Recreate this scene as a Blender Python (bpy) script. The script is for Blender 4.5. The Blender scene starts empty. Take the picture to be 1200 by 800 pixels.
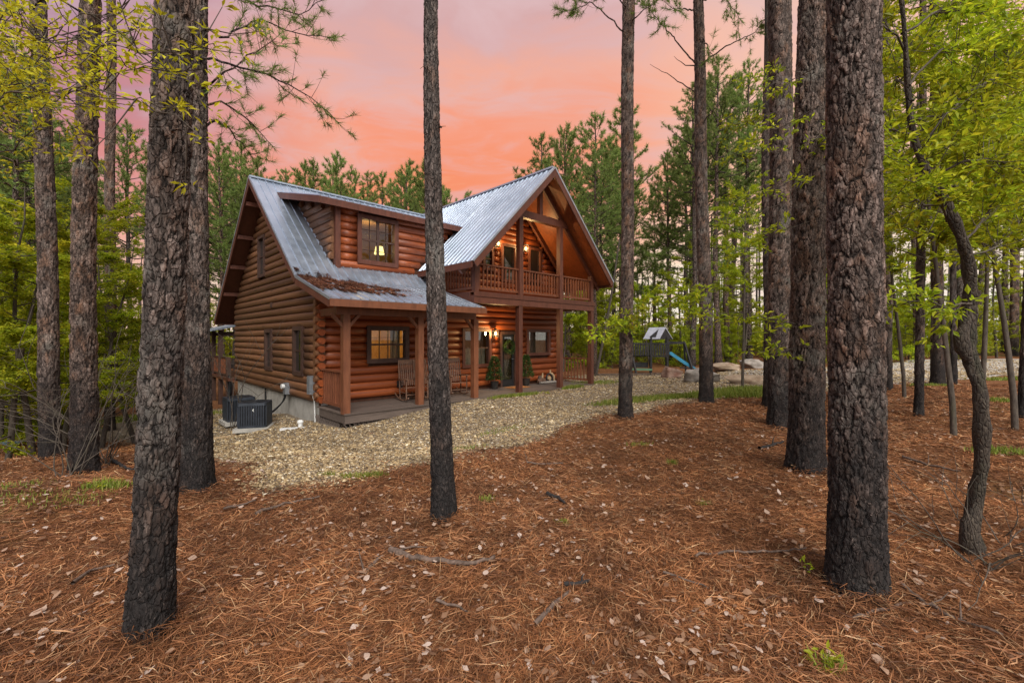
import bpy, bmesh, math, random
import numpy as np
from mathutils import Vector, Matrix

# ------------------------------------------------------------------ camera, sky, sun, exposure
scene = bpy.context.scene
COL = scene.collection
CAMZ, FPX, CX, HY = 1.8, 515.0, 600.0, 396.0
cam = bpy.data.cameras.new('camera')
cam.sensor_width = 36.0
cam.lens = FPX / 1200.0 * 36.0
cam.shift_y = -(400.0 - HY) / 1200.0
cam.clip_start, cam.clip_end = 0.05, 2000.0
cam_o = bpy.data.objects.new('camera', cam)
cam_o.location = (0, 0, CAMZ)
cam_o.rotation_euler = (math.radians(90), 0, 0)
COL.objects.link(cam_o)
scene.camera = cam_o

SUN_EL, SUN_AZ = math.radians(44), math.radians(164)      # azimuth clockwise from +Y (view direction)
SUN_STRENGTH, SUN_ANGLE = 4.4, 40.0
SKY_STRENGTH = 1.0
EXPOSURE = 0.15
scene.view_settings.view_transform = 'Standard'
scene.view_settings.look = 'None'
scene.view_settings.exposure = EXPOSURE
scene.view_settings.gamma = 1.0
scene.view_settings.use_curve_mapping = False
scene.render.engine = 'CYCLES'
scene.cycles.use_denoising = True
scene.cycles.max_bounces = 6
scene.cycles.diffuse_bounces = 3
scene.cycles.glossy_bounces = 3
scene.cycles.transmission_bounces = 3
scene.cycles.transparent_max_bounces = 8
scene.cycles.sample_clamp_indirect = 6.0
scene.cycles.use_adaptive_sampling = False

def link(nt, a, b):
    nt.links.new(a, b)

def nd(nt, typ, ins=None, **kw):
    n = nt.nodes.new(typ)
    for k, v in kw.items():
        setattr(n, k, v)
    for k, v in (ins or {}).items():
        s = n.inputs[k]
        if isinstance(v, bpy.types.NodeSocket):
            nt.links.new(v, s)
        else:
            s.default_value = v
    return n

def math_n(nt, op, a, b=None, clamp=False):
    n = nt.nodes.new('ShaderNodeMath'); n.operation = op; n.use_clamp = clamp
    for i, v in enumerate((a, b)):
        if v is None: continue
        if isinstance(v, bpy.types.NodeSocket): nt.links.new(v, n.inputs[i])
        else: n.inputs[i].default_value = v
    return n.outputs[0]

def ramp(nt, fac, stops, interp='LINEAR'):
    n = nt.nodes.new('ShaderNodeValToRGB')
    n.color_ramp.interpolation = interp
    el = n.color_ramp.elements
    while len(el) < len(stops): el.new(0.5)
    for e, (p, c) in zip(el, stops):
        e.position = p; e.color = (*c, 1.0) if len(c) == 3 else c
    nt.links.new(fac, n.inputs[0])
    return n.outputs[0]

def mixc(nt, fac, a, b, blend='MIX'):
    n = nt.nodes.new('ShaderNodeMix'); n.data_type = 'RGBA'; n.blend_type = blend
    for s, v in ((n.inputs[0], fac), (n.inputs[6], a), (n.inputs[7], b)):
        if isinstance(v, bpy.types.NodeSocket): nt.links.new(v, s)
        elif isinstance(v, (tuple, list)): s.default_value = (*v, 1.0) if len(v) == 3 else v
        else: s.default_value = v
    return n.outputs[2]

def smooth(nt, v, lo, hi):
    n = nt.nodes.new('ShaderNodeMapRange'); n.interpolation_type = 'SMOOTHSTEP'
    nt.links.new(v, n.inputs[0])
    n.inputs[1].default_value = lo; n.inputs[2].default_value = hi
    return n.outputs[0]

def build_world():
    w = bpy.data.worlds.new('World'); scene.world = w; w.use_nodes = True
    nt = w.node_tree; nt.nodes.clear()
    out = nd(nt, 'ShaderNodeOutputWorld')
    bg = nd(nt, 'ShaderNodeBackground'); bg.inputs[1].default_value = SKY_STRENGTH
    tc = nd(nt, 'ShaderNodeTexCoord')
    sep = nd(nt, 'ShaderNodeSeparateXYZ', {0: tc.outputs['Generated']})
    x, y, z = sep.outputs
    sky = nd(nt, 'ShaderNodeTexSky')
    sky.sky_type = 'NISHITA'; sky.sun_disc = False
    sky.sun_elevation = SUN_EL; sky.sun_rotation = SUN_AZ
    # streaky sunset cloud: noise squeezed towards the horizon
    zz = math_n(nt, 'ADD', math_n(nt, 'ABSOLUTE', z), 0.12)
    cx = math_n(nt, 'DIVIDE', x, zz); cy = math_n(nt, 'DIVIDE', y, zz)
    cv = nd(nt, 'ShaderNodeCombineXYZ', {0: cx, 1: math_n(nt, 'MULTIPLY', cy, 1.7), 2: 0.3})
    n1 = nd(nt, 'ShaderNodeTexNoise', {'Vector': cv.outputs[0], 'Scale': 0.9, 'Detail': 6.0, 'Roughness': 0.55, 'Distortion': 0.6})
    n2 = nd(nt, 'ShaderNodeTexNoise', {'Vector': cv.outputs[0], 'Scale': 2.6, 'Detail': 5.0, 'Roughness': 0.6, 'Distortion': 0.9})
    nn = math_n(nt, 'ADD', math_n(nt, 'MULTIPLY', n1.outputs[0], 0.7), math_n(nt, 'MULTIPLY', n2.outputs[0], 0.3))
    # height in the sky wobbled by the cloud
    zc = math_n(nt, 'ADD', z, math_n(nt, 'MULTIPLY', math_n(nt, 'SUBTRACT', nn, 0.5), 0.62))
    base = ramp(nt, zc, [(0.0, (0.95, 0.83, 0.66)), (0.14, (0.94, 0.66, 0.42)), (0.29, (0.90, 0.27, 0.12)),
                         (0.38, (0.90, 0.32, 0.19)), (0.47, (0.84, 0.40, 0.30)), (0.58, (0.66, 0.39, 0.38)),
                         (0.78, (0.72, 0.62, 0.66)), (1.0, (0.70, 0.72, 0.80))])
    # azimuth: purple to the left, pale peach to the right
    rho = math_n(nt, 'SQRT', math_n(nt, 'ADD', math_n(nt, 'MULTIPLY', x, x), math_n(nt, 'ADD', math_n(nt, 'MULTIPLY', y, y), 1e-4)))
    az = math_n(nt, 'DIVIDE', x, rho)
    left = smooth(nt, math_n(nt, 'MULTIPLY', az, -1.0), 0.36, 0.78)
    lcol = ramp(nt, zc, [(0.0, (0.80, 0.50, 0.42)), (0.20, (0.76, 0.26, 0.22)), (0.31, (0.52, 0.20, 0.24)), (0.42, (0.30, 0.20, 0.33)), (0.58, (0.32, 0.26, 0.42)), (0.8, (0.55, 0.5, 0.6)), (1.0, (0.70, 0.72, 0.80))])
    c = mixc(nt, math_n(nt, 'MULTIPLY', left, 0.85), base, lcol)
    right = smooth(nt, az, 0.12, 0.6)
    rcol = ramp(nt, zc, [(0.0, (0.95, 0.90, 0.80)), (0.3, (0.94, 0.64, 0.44)), (0.5, (0.90, 0.55, 0.43)), (0.7, (0.74, 0.58, 0.56)), (1.0, (0.70, 0.72, 0.80))])
    c = mixc(nt, math_n(nt, 'MULTIPLY', right, 0.8), c, rcol)
    # away from the sunset the cloud turns pale grey
    back = smooth(nt, math_n(nt, 'MULTIPLY', y, -1.0), -0.15, 0.45)
    c = mixc(nt, back, c, (0.72, 0.73, 0.78))
    # thin veils
    veil = smooth(nt, n2.outputs[0], 0.42, 0.72)
    c = mixc(nt, math_n(nt, 'MULTIPLY', veil, 0.45), c, (0.72, 0.46, 0.46))
    skyc = mixc(nt, 1.0, sky.outputs[0], (0.1, 0.1, 0.1), 'MULTIPLY')
    c = mixc(nt, 0.93, skyc, c)
    link(nt, c, bg.inputs[0]); link(nt, bg.outputs[0], out.inputs[0])

build_world()
sun = bpy.data.lights.new('sun', 'SUN')
sun.energy = SUN_STRENGTH; sun.angle = math.radians(SUN_ANGLE); sun.color = (1.0, 0.95, 0.88)
sun_o = bpy.data.objects.new('sun', sun); COL.objects.link(sun_o)
sd = Vector((math.sin(SUN_AZ) * math.cos(SUN_EL), math.cos(SUN_AZ) * math.cos(SUN_EL), math.sin(SUN_EL)))
sun_o.rotation_euler = sd.to_track_quat('Z', 'Y').to_euler()

# ------------------------------------------------------------------ materials
MATS = {}
def new_mat(name):
    m = bpy.data.materials.new(name); m.use_nodes = True
    nt = m.node_tree; nt.nodes.clear()
    out = nd(nt, 'ShaderNodeOutputMaterial')
    b = nd(nt, 'ShaderNodeBsdfPrincipled')
    link(nt, b.outputs[0], out.inputs[0])
    MATS[name] = m
    return m, nt, b, out

def coords(nt, scale=(1, 1, 1), rnd=True, space='Object'):
    tc = nd(nt, 'ShaderNodeTexCoord')
    v = tc.outputs[space]
    if rnd:
        oi = nd(nt, 'ShaderNodeObjectInfo')
        off = math_n(nt, 'MULTIPLY', oi.outputs['Random'], 37.0)
        cv = nd(nt, 'ShaderNodeCombineXYZ', {0: off, 1: off, 2: off})
        va = nd(nt, 'ShaderNodeVectorMath', {0: v, 1: cv.outputs[0]}, operation='ADD')
        v = va.outputs[0]
    mp = nd(nt, 'ShaderNodeMapping', {'Vector': v, 'Scale': scale})
    return mp.outputs[0]

def bump(nt, b, height, strength=0.3, dist=0.02):
    n = nd(nt, 'ShaderNodeBump', {'Strength': strength, 'Distance': dist, 'Height': height})
    link(nt, n.outputs[0], b.inputs['Normal'])

def simple(name, c1, c2, rough=0.6, scale=(8, 8, 8), metal=0.0, bmp=0.2, detail=5.0, spec=0.4, rnd=True, lo=0.35, hi=0.65):
    m, nt, b, out = new_mat(name)
    v = coords(nt, scale, rnd)
    n = nd(nt, 'ShaderNodeTexNoise', {'Vector': v, 'Scale': 1.0, 'Detail': detail, 'Roughness': 0.6})
    c = ramp(nt, n.outputs[0], [(lo, c1), (hi, c2)])
    link(nt, c, b.inputs['Base Color'])
    b.inputs['Roughness'].default_value = rough
    b.inputs['Metallic'].default_value = metal
    b.inputs['Specular IOR Level'].default_value = spec
    if bmp: bump(nt, b, n.outputs[0], bmp, 0.01)
    return m

def wood(name, c1, c2, grain=(1.5, 30, 30), rough=0.55, vary=0.35, bmp=0.25, checks=False):
    m, nt, b, out = new_mat(name)
    v = coords(nt, grain)
    n = nd(nt, 'ShaderNodeTexNoise', {'Vector': v, 'Scale': 1.0, 'Detail': 6.0, 'Roughness': 0.65, 'Distortion': 0.5})
    v2 = coords(nt, (grain[0] * 0.6, 3, 3))
    n2 = nd(nt, 'ShaderNodeTexNoise', {'Vector': v2, 'Scale': 1.0, 'Detail': 3.0})
    f = math_n(nt, 'ADD', math_n(nt, 'MULTIPLY', n.outputs[0], 0.6), math_n(nt, 'MULTIPLY', n2.outputs[0], 0.4))
    c = ramp(nt, f, [(0.36, c1), (0.64, c2)])
    if checks:     # drying cracks along the log and a few knots
        ck = nd(nt, 'ShaderNodeTexNoise', {'Vector': coords(nt, (4.0, 42, 42)), 'Scale': 1.0, 'Detail': 2.0})
        kn = nd(nt, 'ShaderNodeTexVoronoi', {'Vector': coords(nt, (7.0, 5, 5)), 'Scale': 1.0})
        c = mixc(nt, math_n(nt, 'MULTIPLY', smooth(nt, ck.outputs[0], 0.62, 0.70), 0.75), c, (c1[0] * .35, c1[1] * .35, c1[2] * .35))
        c = mixc(nt, math_n(nt, 'MULTIPLY', math_n(nt, 'SUBTRACT', 1.0, smooth(nt, kn.outputs[0], 0.08, 0.22)), 0.6), c, (c1[0] * .5, c1[1] * .5, c1[2] * .5))
    oi = nd(nt, 'ShaderNodeObjectInfo')
    hsv = nd(nt, 'ShaderNodeHueSaturation', {'Color': c, 'Value': math_n(nt, 'ADD', math_n(nt, 'MULTIPLY', oi.outputs['Random'], vary), 1.0 - vary / 2)})
    link(nt, hsv.outputs[0], b.inputs['Base Color'])
    b.inputs['Roughness'].default_value = rough
    bump(nt, b, n.outputs[0], bmp, 0.006)
    return m

wood('stained_log', (0.135, 0.026, 0.006), (0.35, 0.084, 0.019), (2.2, 26, 26), 0.5, checks=True)
wood('weathered_log', (0.085, 0.036, 0.016), (0.21, 0.094, 0.041), (2.2, 26, 26), 0.5, 0.45, checks=True)
wood('trim_wood', (0.075, 0.024, 0.014), (0.14, 0.046, 0.026), (14, 14, 3), 0.5, 0.2)
wood('rail_wood', (0.13, 0.040, 0.017), (0.22, 0.074, 0.033), (16, 16, 3), 0.5, 0.3)
wood('porch_post_wood', (0.125, 0.042, 0.018), (0.21, 0.075, 0.033), (16, 16, 2), 0.5, 0.15)
wood('ceiling_wood', (0.15, 0.040, 0.012), (0.30, 0.085, 0.025), (1.2, 14, 14), 0.45, 0.1)
wood('casing_wood', (0.045, 0.022, 0.016), (0.085, 0.042, 0.03), (10, 10, 5), 0.55, 0.2)
wood('deck_wood', (0.07, 0.052, 0.043), (0.14, 0.105, 0.085), (1.5, 18, 18), 0.7, 0.2)
wood('chair_wood', (0.10, 0.05, 0.03), (0.19, 0.10, 0.06), (12, 12, 12), 0.6, 0.3)
wood('pale_wood', (0.36, 0.24, 0.13), (0.52, 0.38, 0.22), (9, 9, 9), 0.7, 0.1)
wood('interior_wood', (0.40, 0.22, 0.06), (0.58, 0.36, 0.12), (9, 1.2, 9), 0.6, 0.0)
simple('wall_core', (0.05, 0.018, 0.008), (0.09, 0.03, 0.014), 0.8)
simple('concrete', (0.30, 0.285, 0.255), (0.44, 0.42, 0.38), 0.9, (3, 3, 3), bmp=0.15)
simple('ac_metal', (0.026, 0.032, 0.042), (0.04, 0.047, 0.06), 0.45, (4, 4, 4), metal=0.2, bmp=0.0)
simple('white_paint', (0.62, 0.62, 0.6), (0.75, 0.75, 0.73), 0.5, (6, 6, 6), bmp=0.05)
simple('grey_metal', (0.23, 0.25, 0.27), (0.34, 0.36, 0.38), 0.45, (9, 9, 9), metal=0.5, bmp=0.05)
simple('black_plastic', (0.012, 0.012, 0.013), (0.022, 0.022, 0.024), 0.5, (9, 9, 9), bmp=0.0)
simple('playset_wood', (0.014, 0.013, 0.014), (0.032, 0.028, 0.028), 0.7, (6, 6, 6))
simple('playset_roof', (0.36, 0.37, 0.42), (0.46, 0.47, 0.53), 0.5, (3, 3, 3), bmp=0.0)
simple('slide_blue', (0.04, 0.22, 0.36), (0.06, 0.28, 0.44), 0.35, (3, 3, 3), bmp=0.0)
simple('slide_green', (0.10, 0.20, 0.12), (0.14, 0.26, 0.16), 0.5, (3, 3, 3), bmp=0.0)
simple('tarp_blue', (0.05, 0.12, 0.16), (0.09, 0.18, 0.23), 0.6, (6, 6, 6))
simple('boulder_grey', (0.17, 0.15, 0.13), (0.36, 0.32, 0.28), 0.9, (3.5, 3.5, 3.5), bmp=0.6, rnd=True)
simple('boulder_tan', (0.23, 0.155, 0.10), (0.40, 0.31, 0.22), 0.9, (3.0, 3.0, 5.0), bmp=0.6)
simple('boulder_red', (0.20, 0.10, 0.07), (0.38, 0.27, 0.21), 0.9, (2.5, 2.5, 4.0), bmp=0.6)
simple('stick_bark', (0.05, 0.034, 0.025), (0.16, 0.11, 0.085), 0.9, (30, 30, 30), bmp=0.4)
simple('charred_stick', (0.008, 0.007, 0.007), (0.03, 0.026, 0.024), 0.9, (30, 30, 30), bmp=0.4)
simple('doormat', (0.22, 0.085, 0.02), (0.34, 0.14, 0.04), 0.95, (30, 30, 30))
simple('pot_black', (0.02, 0.018, 0.017), (0.04, 0.035, 0.03), 0.5, (9, 9, 9))
simple('curtain', (0.30, 0.24, 0.17), (0.45, 0.37, 0.28), 0.9, (40, 2, 2), bmp=0.1)
simple('timber_edge', (0.06, 0.04, 0.028), (0.14, 0.10, 0.07), 0.9, (6, 6, 6))

def mat_roof_metal():
    m, nt, b, out = new_mat('roof_metal')
    v = coords(nt, (0.7, 0.7, 0.7))
    n = nd(nt, 'ShaderNodeTexNoise', {'Vector': v, 'Scale': 1.5, 'Detail': 6.0})
    c = ramp(nt, n.outputs[0], [(0.3, (0.36, 0.43, 0.52)), (0.7, (0.52, 0.59, 0.68))])
    link(nt, c, b.inputs['Base Color'])
    b.inputs['Metallic'].default_value = 0.75
    n3 = nd(nt, 'ShaderNodeTexNoise', {'Vector': v, 'Scale': 6.0, 'Detail': 4.0})
    link(nt, ramp(nt, n3.outputs[0], [(0.3, (0.28,) * 3), (0.7, (0.46,) * 3)]), b.inputs['Roughness'])
    bump(nt, b, n3.outputs[0], 0.06, 0.01)
mat_roof_metal()

def mat_glass():
    m, nt, b, out = new_mat('glass')
    nt.nodes.remove(b)
    tr = nd(nt, 'ShaderNodeBsdfTransparent', {'Color': (0.88, 0.9, 0.88, 1)})
    gl = nd(nt, 'ShaderNodeBsdfGlossy', {'Color': (0.9, 0.9, 0.9, 1), 'Roughness': 0.02})
    fr = nd(nt, 'ShaderNodeFresnel', {'IOR': 1.5})
    f = math_n(nt, 'ADD', math_n(nt, 'MULTIPLY', fr.outputs[0], 0.8), 0.01, True)
    mx = nd(nt, 'ShaderNodeMixShader', {0: f, 1: tr.outputs[0], 2: gl.outputs[0]})
    link(nt, mx.outputs[0], out.inputs[0])
    m, nt, b, out = new_mat('dark_glass')
    b.inputs['Base Color'].default_value = (0.012, 0.014, 0.013, 1)
    b.inputs['Roughness'].default_value = 0.03
    b.inputs['Specular IOR Level'].default_value = 0.8
    b.inputs['Coat Weight'].default_value = 0.6
    b.inputs['Coat Roughness'].default_value = 0.02
mat_glass()

def emit(name, col, strength):
    m, nt, b, out = new_mat(name)
    nt.nodes.remove(b)
    e = nd(nt, 'ShaderNodeEmission', {'Color': (*col, 1), 'Strength': strength})
    link(nt, e.outputs[0], out.inputs[0])
emit('lamp_glow', (1.0, 0.60, 0.20), 9.0)
emit('shade_glow', (1.0, 0.72, 0.25), 2.6)

def mat_bark(name, near):
    m, nt, b, out = new_mat(name)
    tc = nd(nt, 'ShaderNodeTexCoord')
    ob = tc.outputs['Object']
    oi = nd(nt, 'ShaderNodeObjectInfo')
    off = math_n(nt, 'MULTIPLY', oi.outputs['Random'], 50.0)
    cv = nd(nt, 'ShaderNodeCombineXYZ', {0: off, 1: off, 2: off})
    v = nd(nt, 'ShaderNodeVectorMath', {0: ob, 1: cv.outputs[0]}, operation='ADD').outputs[0]
    sep = nd(nt, 'ShaderNodeSeparateXYZ', {0: ob})
    mp = nd(nt, 'ShaderNodeMapping', {'Vector': v, 'Scale': (1, 1, 0.45)}).outputs[0]
    wn = nd(nt, 'ShaderNodeTexNoise', {'Vector': v, 'Scale': 9.0, 'Detail': 3.0})
    warp = nd(nt, 'ShaderNodeVectorMath', {0: wn.outputs['Color'], 3: 0.06}, operation='SCALE')
    mpw = nd(nt, 'ShaderNodeVectorMath', {0: mp, 1: warp.outputs[0]}, operation='ADD').outputs[0]
    fine = nd(nt, 'ShaderNodeTexNoise', {'Vector': mp, 'Scale': 55.0 if near else 30.0, 'Detail': 5.0, 'Roughness': 0.7})
    mid = nd(nt, 'ShaderNodeTexNoise', {'Vector': mp, 'Scale': 8.0, 'Detail': 4.0})
    vor2 = nd(nt, 'ShaderNodeTexVoronoi', {'Vector': mpw, 'Scale': 30.0 if near else 20.0}, feature='DISTANCE_TO_EDGE')
    cr2 = smooth(nt, vor2.outputs[0], 0.0, 0.14)
    if near:
        at = nd(nt, 'ShaderNodeAttribute', attribute_name='crack')
        crack = smooth(nt, at.outputs['Fac'], 0.02, 0.20)
        pla = nd(nt, 'ShaderNodeAttribute', attribute_name='plate')
    else:
        vor = nd(nt, 'ShaderNodeTexVoronoi', {'Vector': mpw, 'Scale': 11.0}, feature='DISTANCE_TO_EDGE')
        crack = smooth(nt, vor.outputs[0], 0.0, 0.16)
    plate = ramp(nt, fine.outputs[0], [(0.30, (0.034, 0.024, 0.019)), (0.48, (0.090, 0.067, 0.055)), (0.70, (0.205, 0.163, 0.138))])
    plate = mixc(nt, smooth(nt, mid.outputs[0], 0.45, 0.7), plate, (0.115, 0.068, 0.045))
    plate = mixc(nt, math_n(nt, 'MULTIPLY', math_n(nt, 'SUBTRACT', 1.0, cr2), 0.45), plate, (0.03, 0.022, 0.018))
    if near:
        plate = mixc(nt, 1.0, plate, ramp(nt, pla.outputs['Fac'], [(0.15, (0.45, 0.43, 0.42)), (0.5, (0.95, 0.95, 0.97)), (0.85, (1.75, 1.7, 1.72))]), 'MULTIPLY')
    if not near:
        plate = mixc(nt, 1.0, plate, (1.35, 1.32, 1.32), 'MULTIPLY')
    col = mixc(nt, crack, (0.014, 0.010, 0.008), plate)
    # charring from ground fires: black at the foot, ragged upper edge, flaked plates still grey
    chn = nd(nt, 'ShaderNodeTexNoise', {'Vector': mp, 'Scale': 4.5, 'Detail': 5.0, 'Roughness': 0.65})
    hz = math_n(nt, 'ADD', sep.outputs[2], math_n(nt, 'MULTIPLY', math_n(nt, 'SUBTRACT', chn.outputs[0], 0.5), 3.4))
    char = math_n(nt, 'SUBTRACT', 1.0, smooth(nt, hz, *((0.2, 2.3) if near else (-0.6, 1.4))))
    flake = smooth(nt, fine.outputs[0], 0.56, 0.70)
    char = math_n(nt, 'MULTIPLY', math_n(nt, 'MULTIPLY', char, 0.9), math_n(nt, 'SUBTRACT', 1.0, math_n(nt, 'MULTIPLY', flake, 0.55)))
    col = mixc(nt, char, col, (0.014, 0.012, 0.012))
    # each tree its own tone, and lichen-grey blotches
    lic = nd(nt, 'ShaderNodeTexNoise', {'Vector': v, 'Scale': 2.2, 'Detail': 5.0, 'Roughness': 0.6})
    col = mixc(nt, math_n(nt, 'MULTIPLY', math_n(nt, 'MULTIPLY', smooth(nt, lic.outputs[0], 0.54, 0.70), math_n(nt, 'SUBTRACT', 1.0, char)), math_n(nt, 'MULTIPLY', crack, 0.45)), col, (0.21, 0.205, 0.18))
    hv = nd(nt, 'ShaderNodeHueSaturation', {'Color': col, 'Saturation': math_n(nt, 'ADD', 0.75, math_n(nt, 'MULTIPLY', oi.outputs['Random'], 0.5)), 'Value': math_n(nt, 'ADD', 0.80, math_n(nt, 'MULTIPLY', oi.outputs['Random'], 0.42))})
    col = hv.outputs[0]
    link(nt, col, b.inputs['Base Color'])
    b.inputs['Roughness'].default_value = 0.85
    b.inputs['Specular IOR Level'].default_value = 0.25
    h = math_n(nt, 'ADD', math_n(nt, 'MULTIPLY', fine.outputs[0], 0.5), math_n(nt, 'MULTIPLY', cr2, 0.45))
    if not near: h = math_n(nt, 'ADD', h, math_n(nt, 'MULTIPLY', crack, 1.2))
    bump(nt, b, h, 0.9, 0.022 if near else 0.03)
mat_bark('pine_bark', True)
mat_bark('pine_bark_far', False)

def mat_smoothbark():
    m, nt, b, out = new_mat('grey_bark')
    v = coords(nt, (1, 1, 0.3))
    n = nd(nt, 'ShaderNodeTexNoise', {'Vector': v, 'Scale': 24.0, 'Detail': 5.0, 'Roughness': 0.65})
    n2 = nd(nt, 'ShaderNodeTexNoise', {'Vector': v, 'Scale': 5.0, 'Detail': 3.0})
    c = ramp(nt, n.outputs[0], [(0.3, (0.028, 0.021, 0.015)), (0.7, (0.105, 0.082, 0.062))])
    c = mixc(nt, math_n(nt, 'MULTIPLY', smooth(nt, n2.outputs[0], 0.5, 0.75), 0.6), c, (0.05, 0.05, 0.022))
    link(nt, c, b.inputs['Base Color']); b.inputs['Roughness'].default_value = 0.85
    bump(nt, b, n.outputs[0], 0.5, 0.015)
mat_smoothbark()

def mat_roughbark():
    m, nt, b, out = new_mat('rough_dark_bark')
    v = coords(nt, (1, 1, 0.35))
    n = nd(nt, 'ShaderNodeTexNoise', {'Vector': v, 'Scale': 34.0, 'Detail': 6.0, 'Roughness': 0.7, 'Distortion': 0.8})
    vo = nd(nt, 'ShaderNodeTexVoronoi', {'Vector': v, 'Scale': 42.0}, feature='DISTANCE_TO_EDGE')
    n2 = nd(nt, 'ShaderNodeTexNoise', {'Vector': v, 'Scale': 6.0, 'Detail': 4.0})
    c = ramp(nt, n.outputs[0], [(0.32, (0.018, 0.013, 0.009)), (0.52, (0.058, 0.043, 0.030)), (0.72, (0.135, 0.105, 0.075))])
    c = mixc(nt, math_n(nt, 'MULTIPLY', smooth(nt, n2.outputs[0], 0.52, 0.72), 0.65), c, (0.030, 0.032, 0.014))
    link(nt, c, b.inputs['Base Color']); b.inputs['Roughness'].default_value = 0.9
    h = math_n(nt, 'ADD', n.outputs[0], math_n(nt, 'MULTIPLY', smooth(nt, vo.outputs[0], 0.0, 0.2), 0.5))
    bump(nt, b, h, 1.0, 0.03)
mat_roughbark()

def mat_leaf(name, cols, trans=0.35, rough=0.55, drift=0.0):
    """cols: ramp stops picked per leaf; whole-plant shift by object."""
    m, nt, b, out = new_mat(name)
    geo = nd(nt, 'ShaderNodeNewGeometry')
    oi = nd(nt, 'ShaderNodeObjectInfo')
    r = geo.outputs['Random Per Island']
    c = ramp(nt, r, cols)
    if drift:      # damp and dry drifts lying about the ground
        dn = nd(nt, 'ShaderNodeTexNoise', {'Vector': geo.outputs['Position'], 'Scale': 1.1, 'Detail': 6.0, 'Roughness': 0.72})
        c = mixc(nt, 1.0, c, ramp(nt, dn.outputs[0], [(0.34, (1 - drift,) * 3), (0.5, (1.0, 1.0, 1.0)), (0.68, (1 + drift, 1 + drift, 1 + drift * .8))]), 'MULTIPLY')
    hsv = nd(nt, 'ShaderNodeHueSaturation', {'Color': c,
             'Hue': math_n(nt, 'ADD', 0.488, math_n(nt, 'MULTIPLY', oi.outputs['Random'], 0.024)),
             'Value': math_n(nt, 'ADD', 0.78, math_n(nt, 'MULTIPLY', oi.outputs['Random'], 0.44))})
    link(nt, hsv.outputs[0], b.inputs['Base Color'])
    b.inputs['Roughness'].default_value = rough
    b.inputs['Specular IOR Level'].default_value = 0.3
    tr = nd(nt, 'ShaderNodeBsdfTranslucent', {'Color': hsv.outputs[0]})
    mx = nd(nt, 'ShaderNodeMixShader', {0: trans, 1: b.outputs[0], 2: tr.outputs[0]})
    link(nt, mx.outputs[0], out.inputs[0])
mat_leaf('pine_needles', [(0.0, (0.09, 0.15, 0.035)), (0.5, (0.185, 0.27, 0.06)), (0.85, (0.28, 0.36, 0.085)), (1.0, (0.36, 0.38, 0.11))], 0.45)
mat_leaf('spring_leaves', [(0.0, (0.18, 0.25, 0.012)), (0.5, (0.33, 0.39, 0.018)), (0.85, (0.47, 0.50, 0.024)), (1.0, (0.60, 0.56, 0.03))], 0.55)
mat_leaf('gold_leaves', [(0.0, (0.27, 0.27, 0.014)), (0.5, (0.45, 0.42, 0.02)), (1.0, (0.62, 0.54, 0.03))], 0.5)
mat_leaf('shrub_leaves', [(0.0, (0.02, 0.05, 0.012)), (0.6, (0.045, 0.095, 0.02)), (1.0, (0.09, 0.14, 0.03))], 0.2)
mat_leaf('grass_blades', [(0.0, (0.10, 0.15, 0.015)), (0.6, (0.20, 0.25, 0.03)), (1.0, (0.34, 0.30, 0.08))], 0.35)
mat_leaf('straw', [(0.0, (0.050, 0.020, 0.009)), (0.3, (0.142, 0.050, 0.020)), (0.65, (0.272, 0.106, 0.043)), (0.92, (0.385, 0.182, 0.086)), (1.0, (0.45, 0.30, 0.17))], 0.12, 0.6, 0.55)
mat_leaf('dry_leaf', [(0.0, (0.12, 0.055, 0.028)), (0.4, (0.25, 0.14, 0.08)), (0.75, (0.37, 0.245, 0.17)), (1.0, (0.50, 0.40, 0.34))], 0.2, 0.6)
mat_leaf('stone_chip', [(0.0, (0.065, 0.042, 0.022)), (0.3, (0.18, 0.12, 0.060)), (0.65, (0.33, 0.232, 0.125)), (0.92, (0.43, 0.335, 0.21)), (1.0, (0.64, 0.58, 0.47))], 0.0, 0.8, 0.36)

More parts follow.
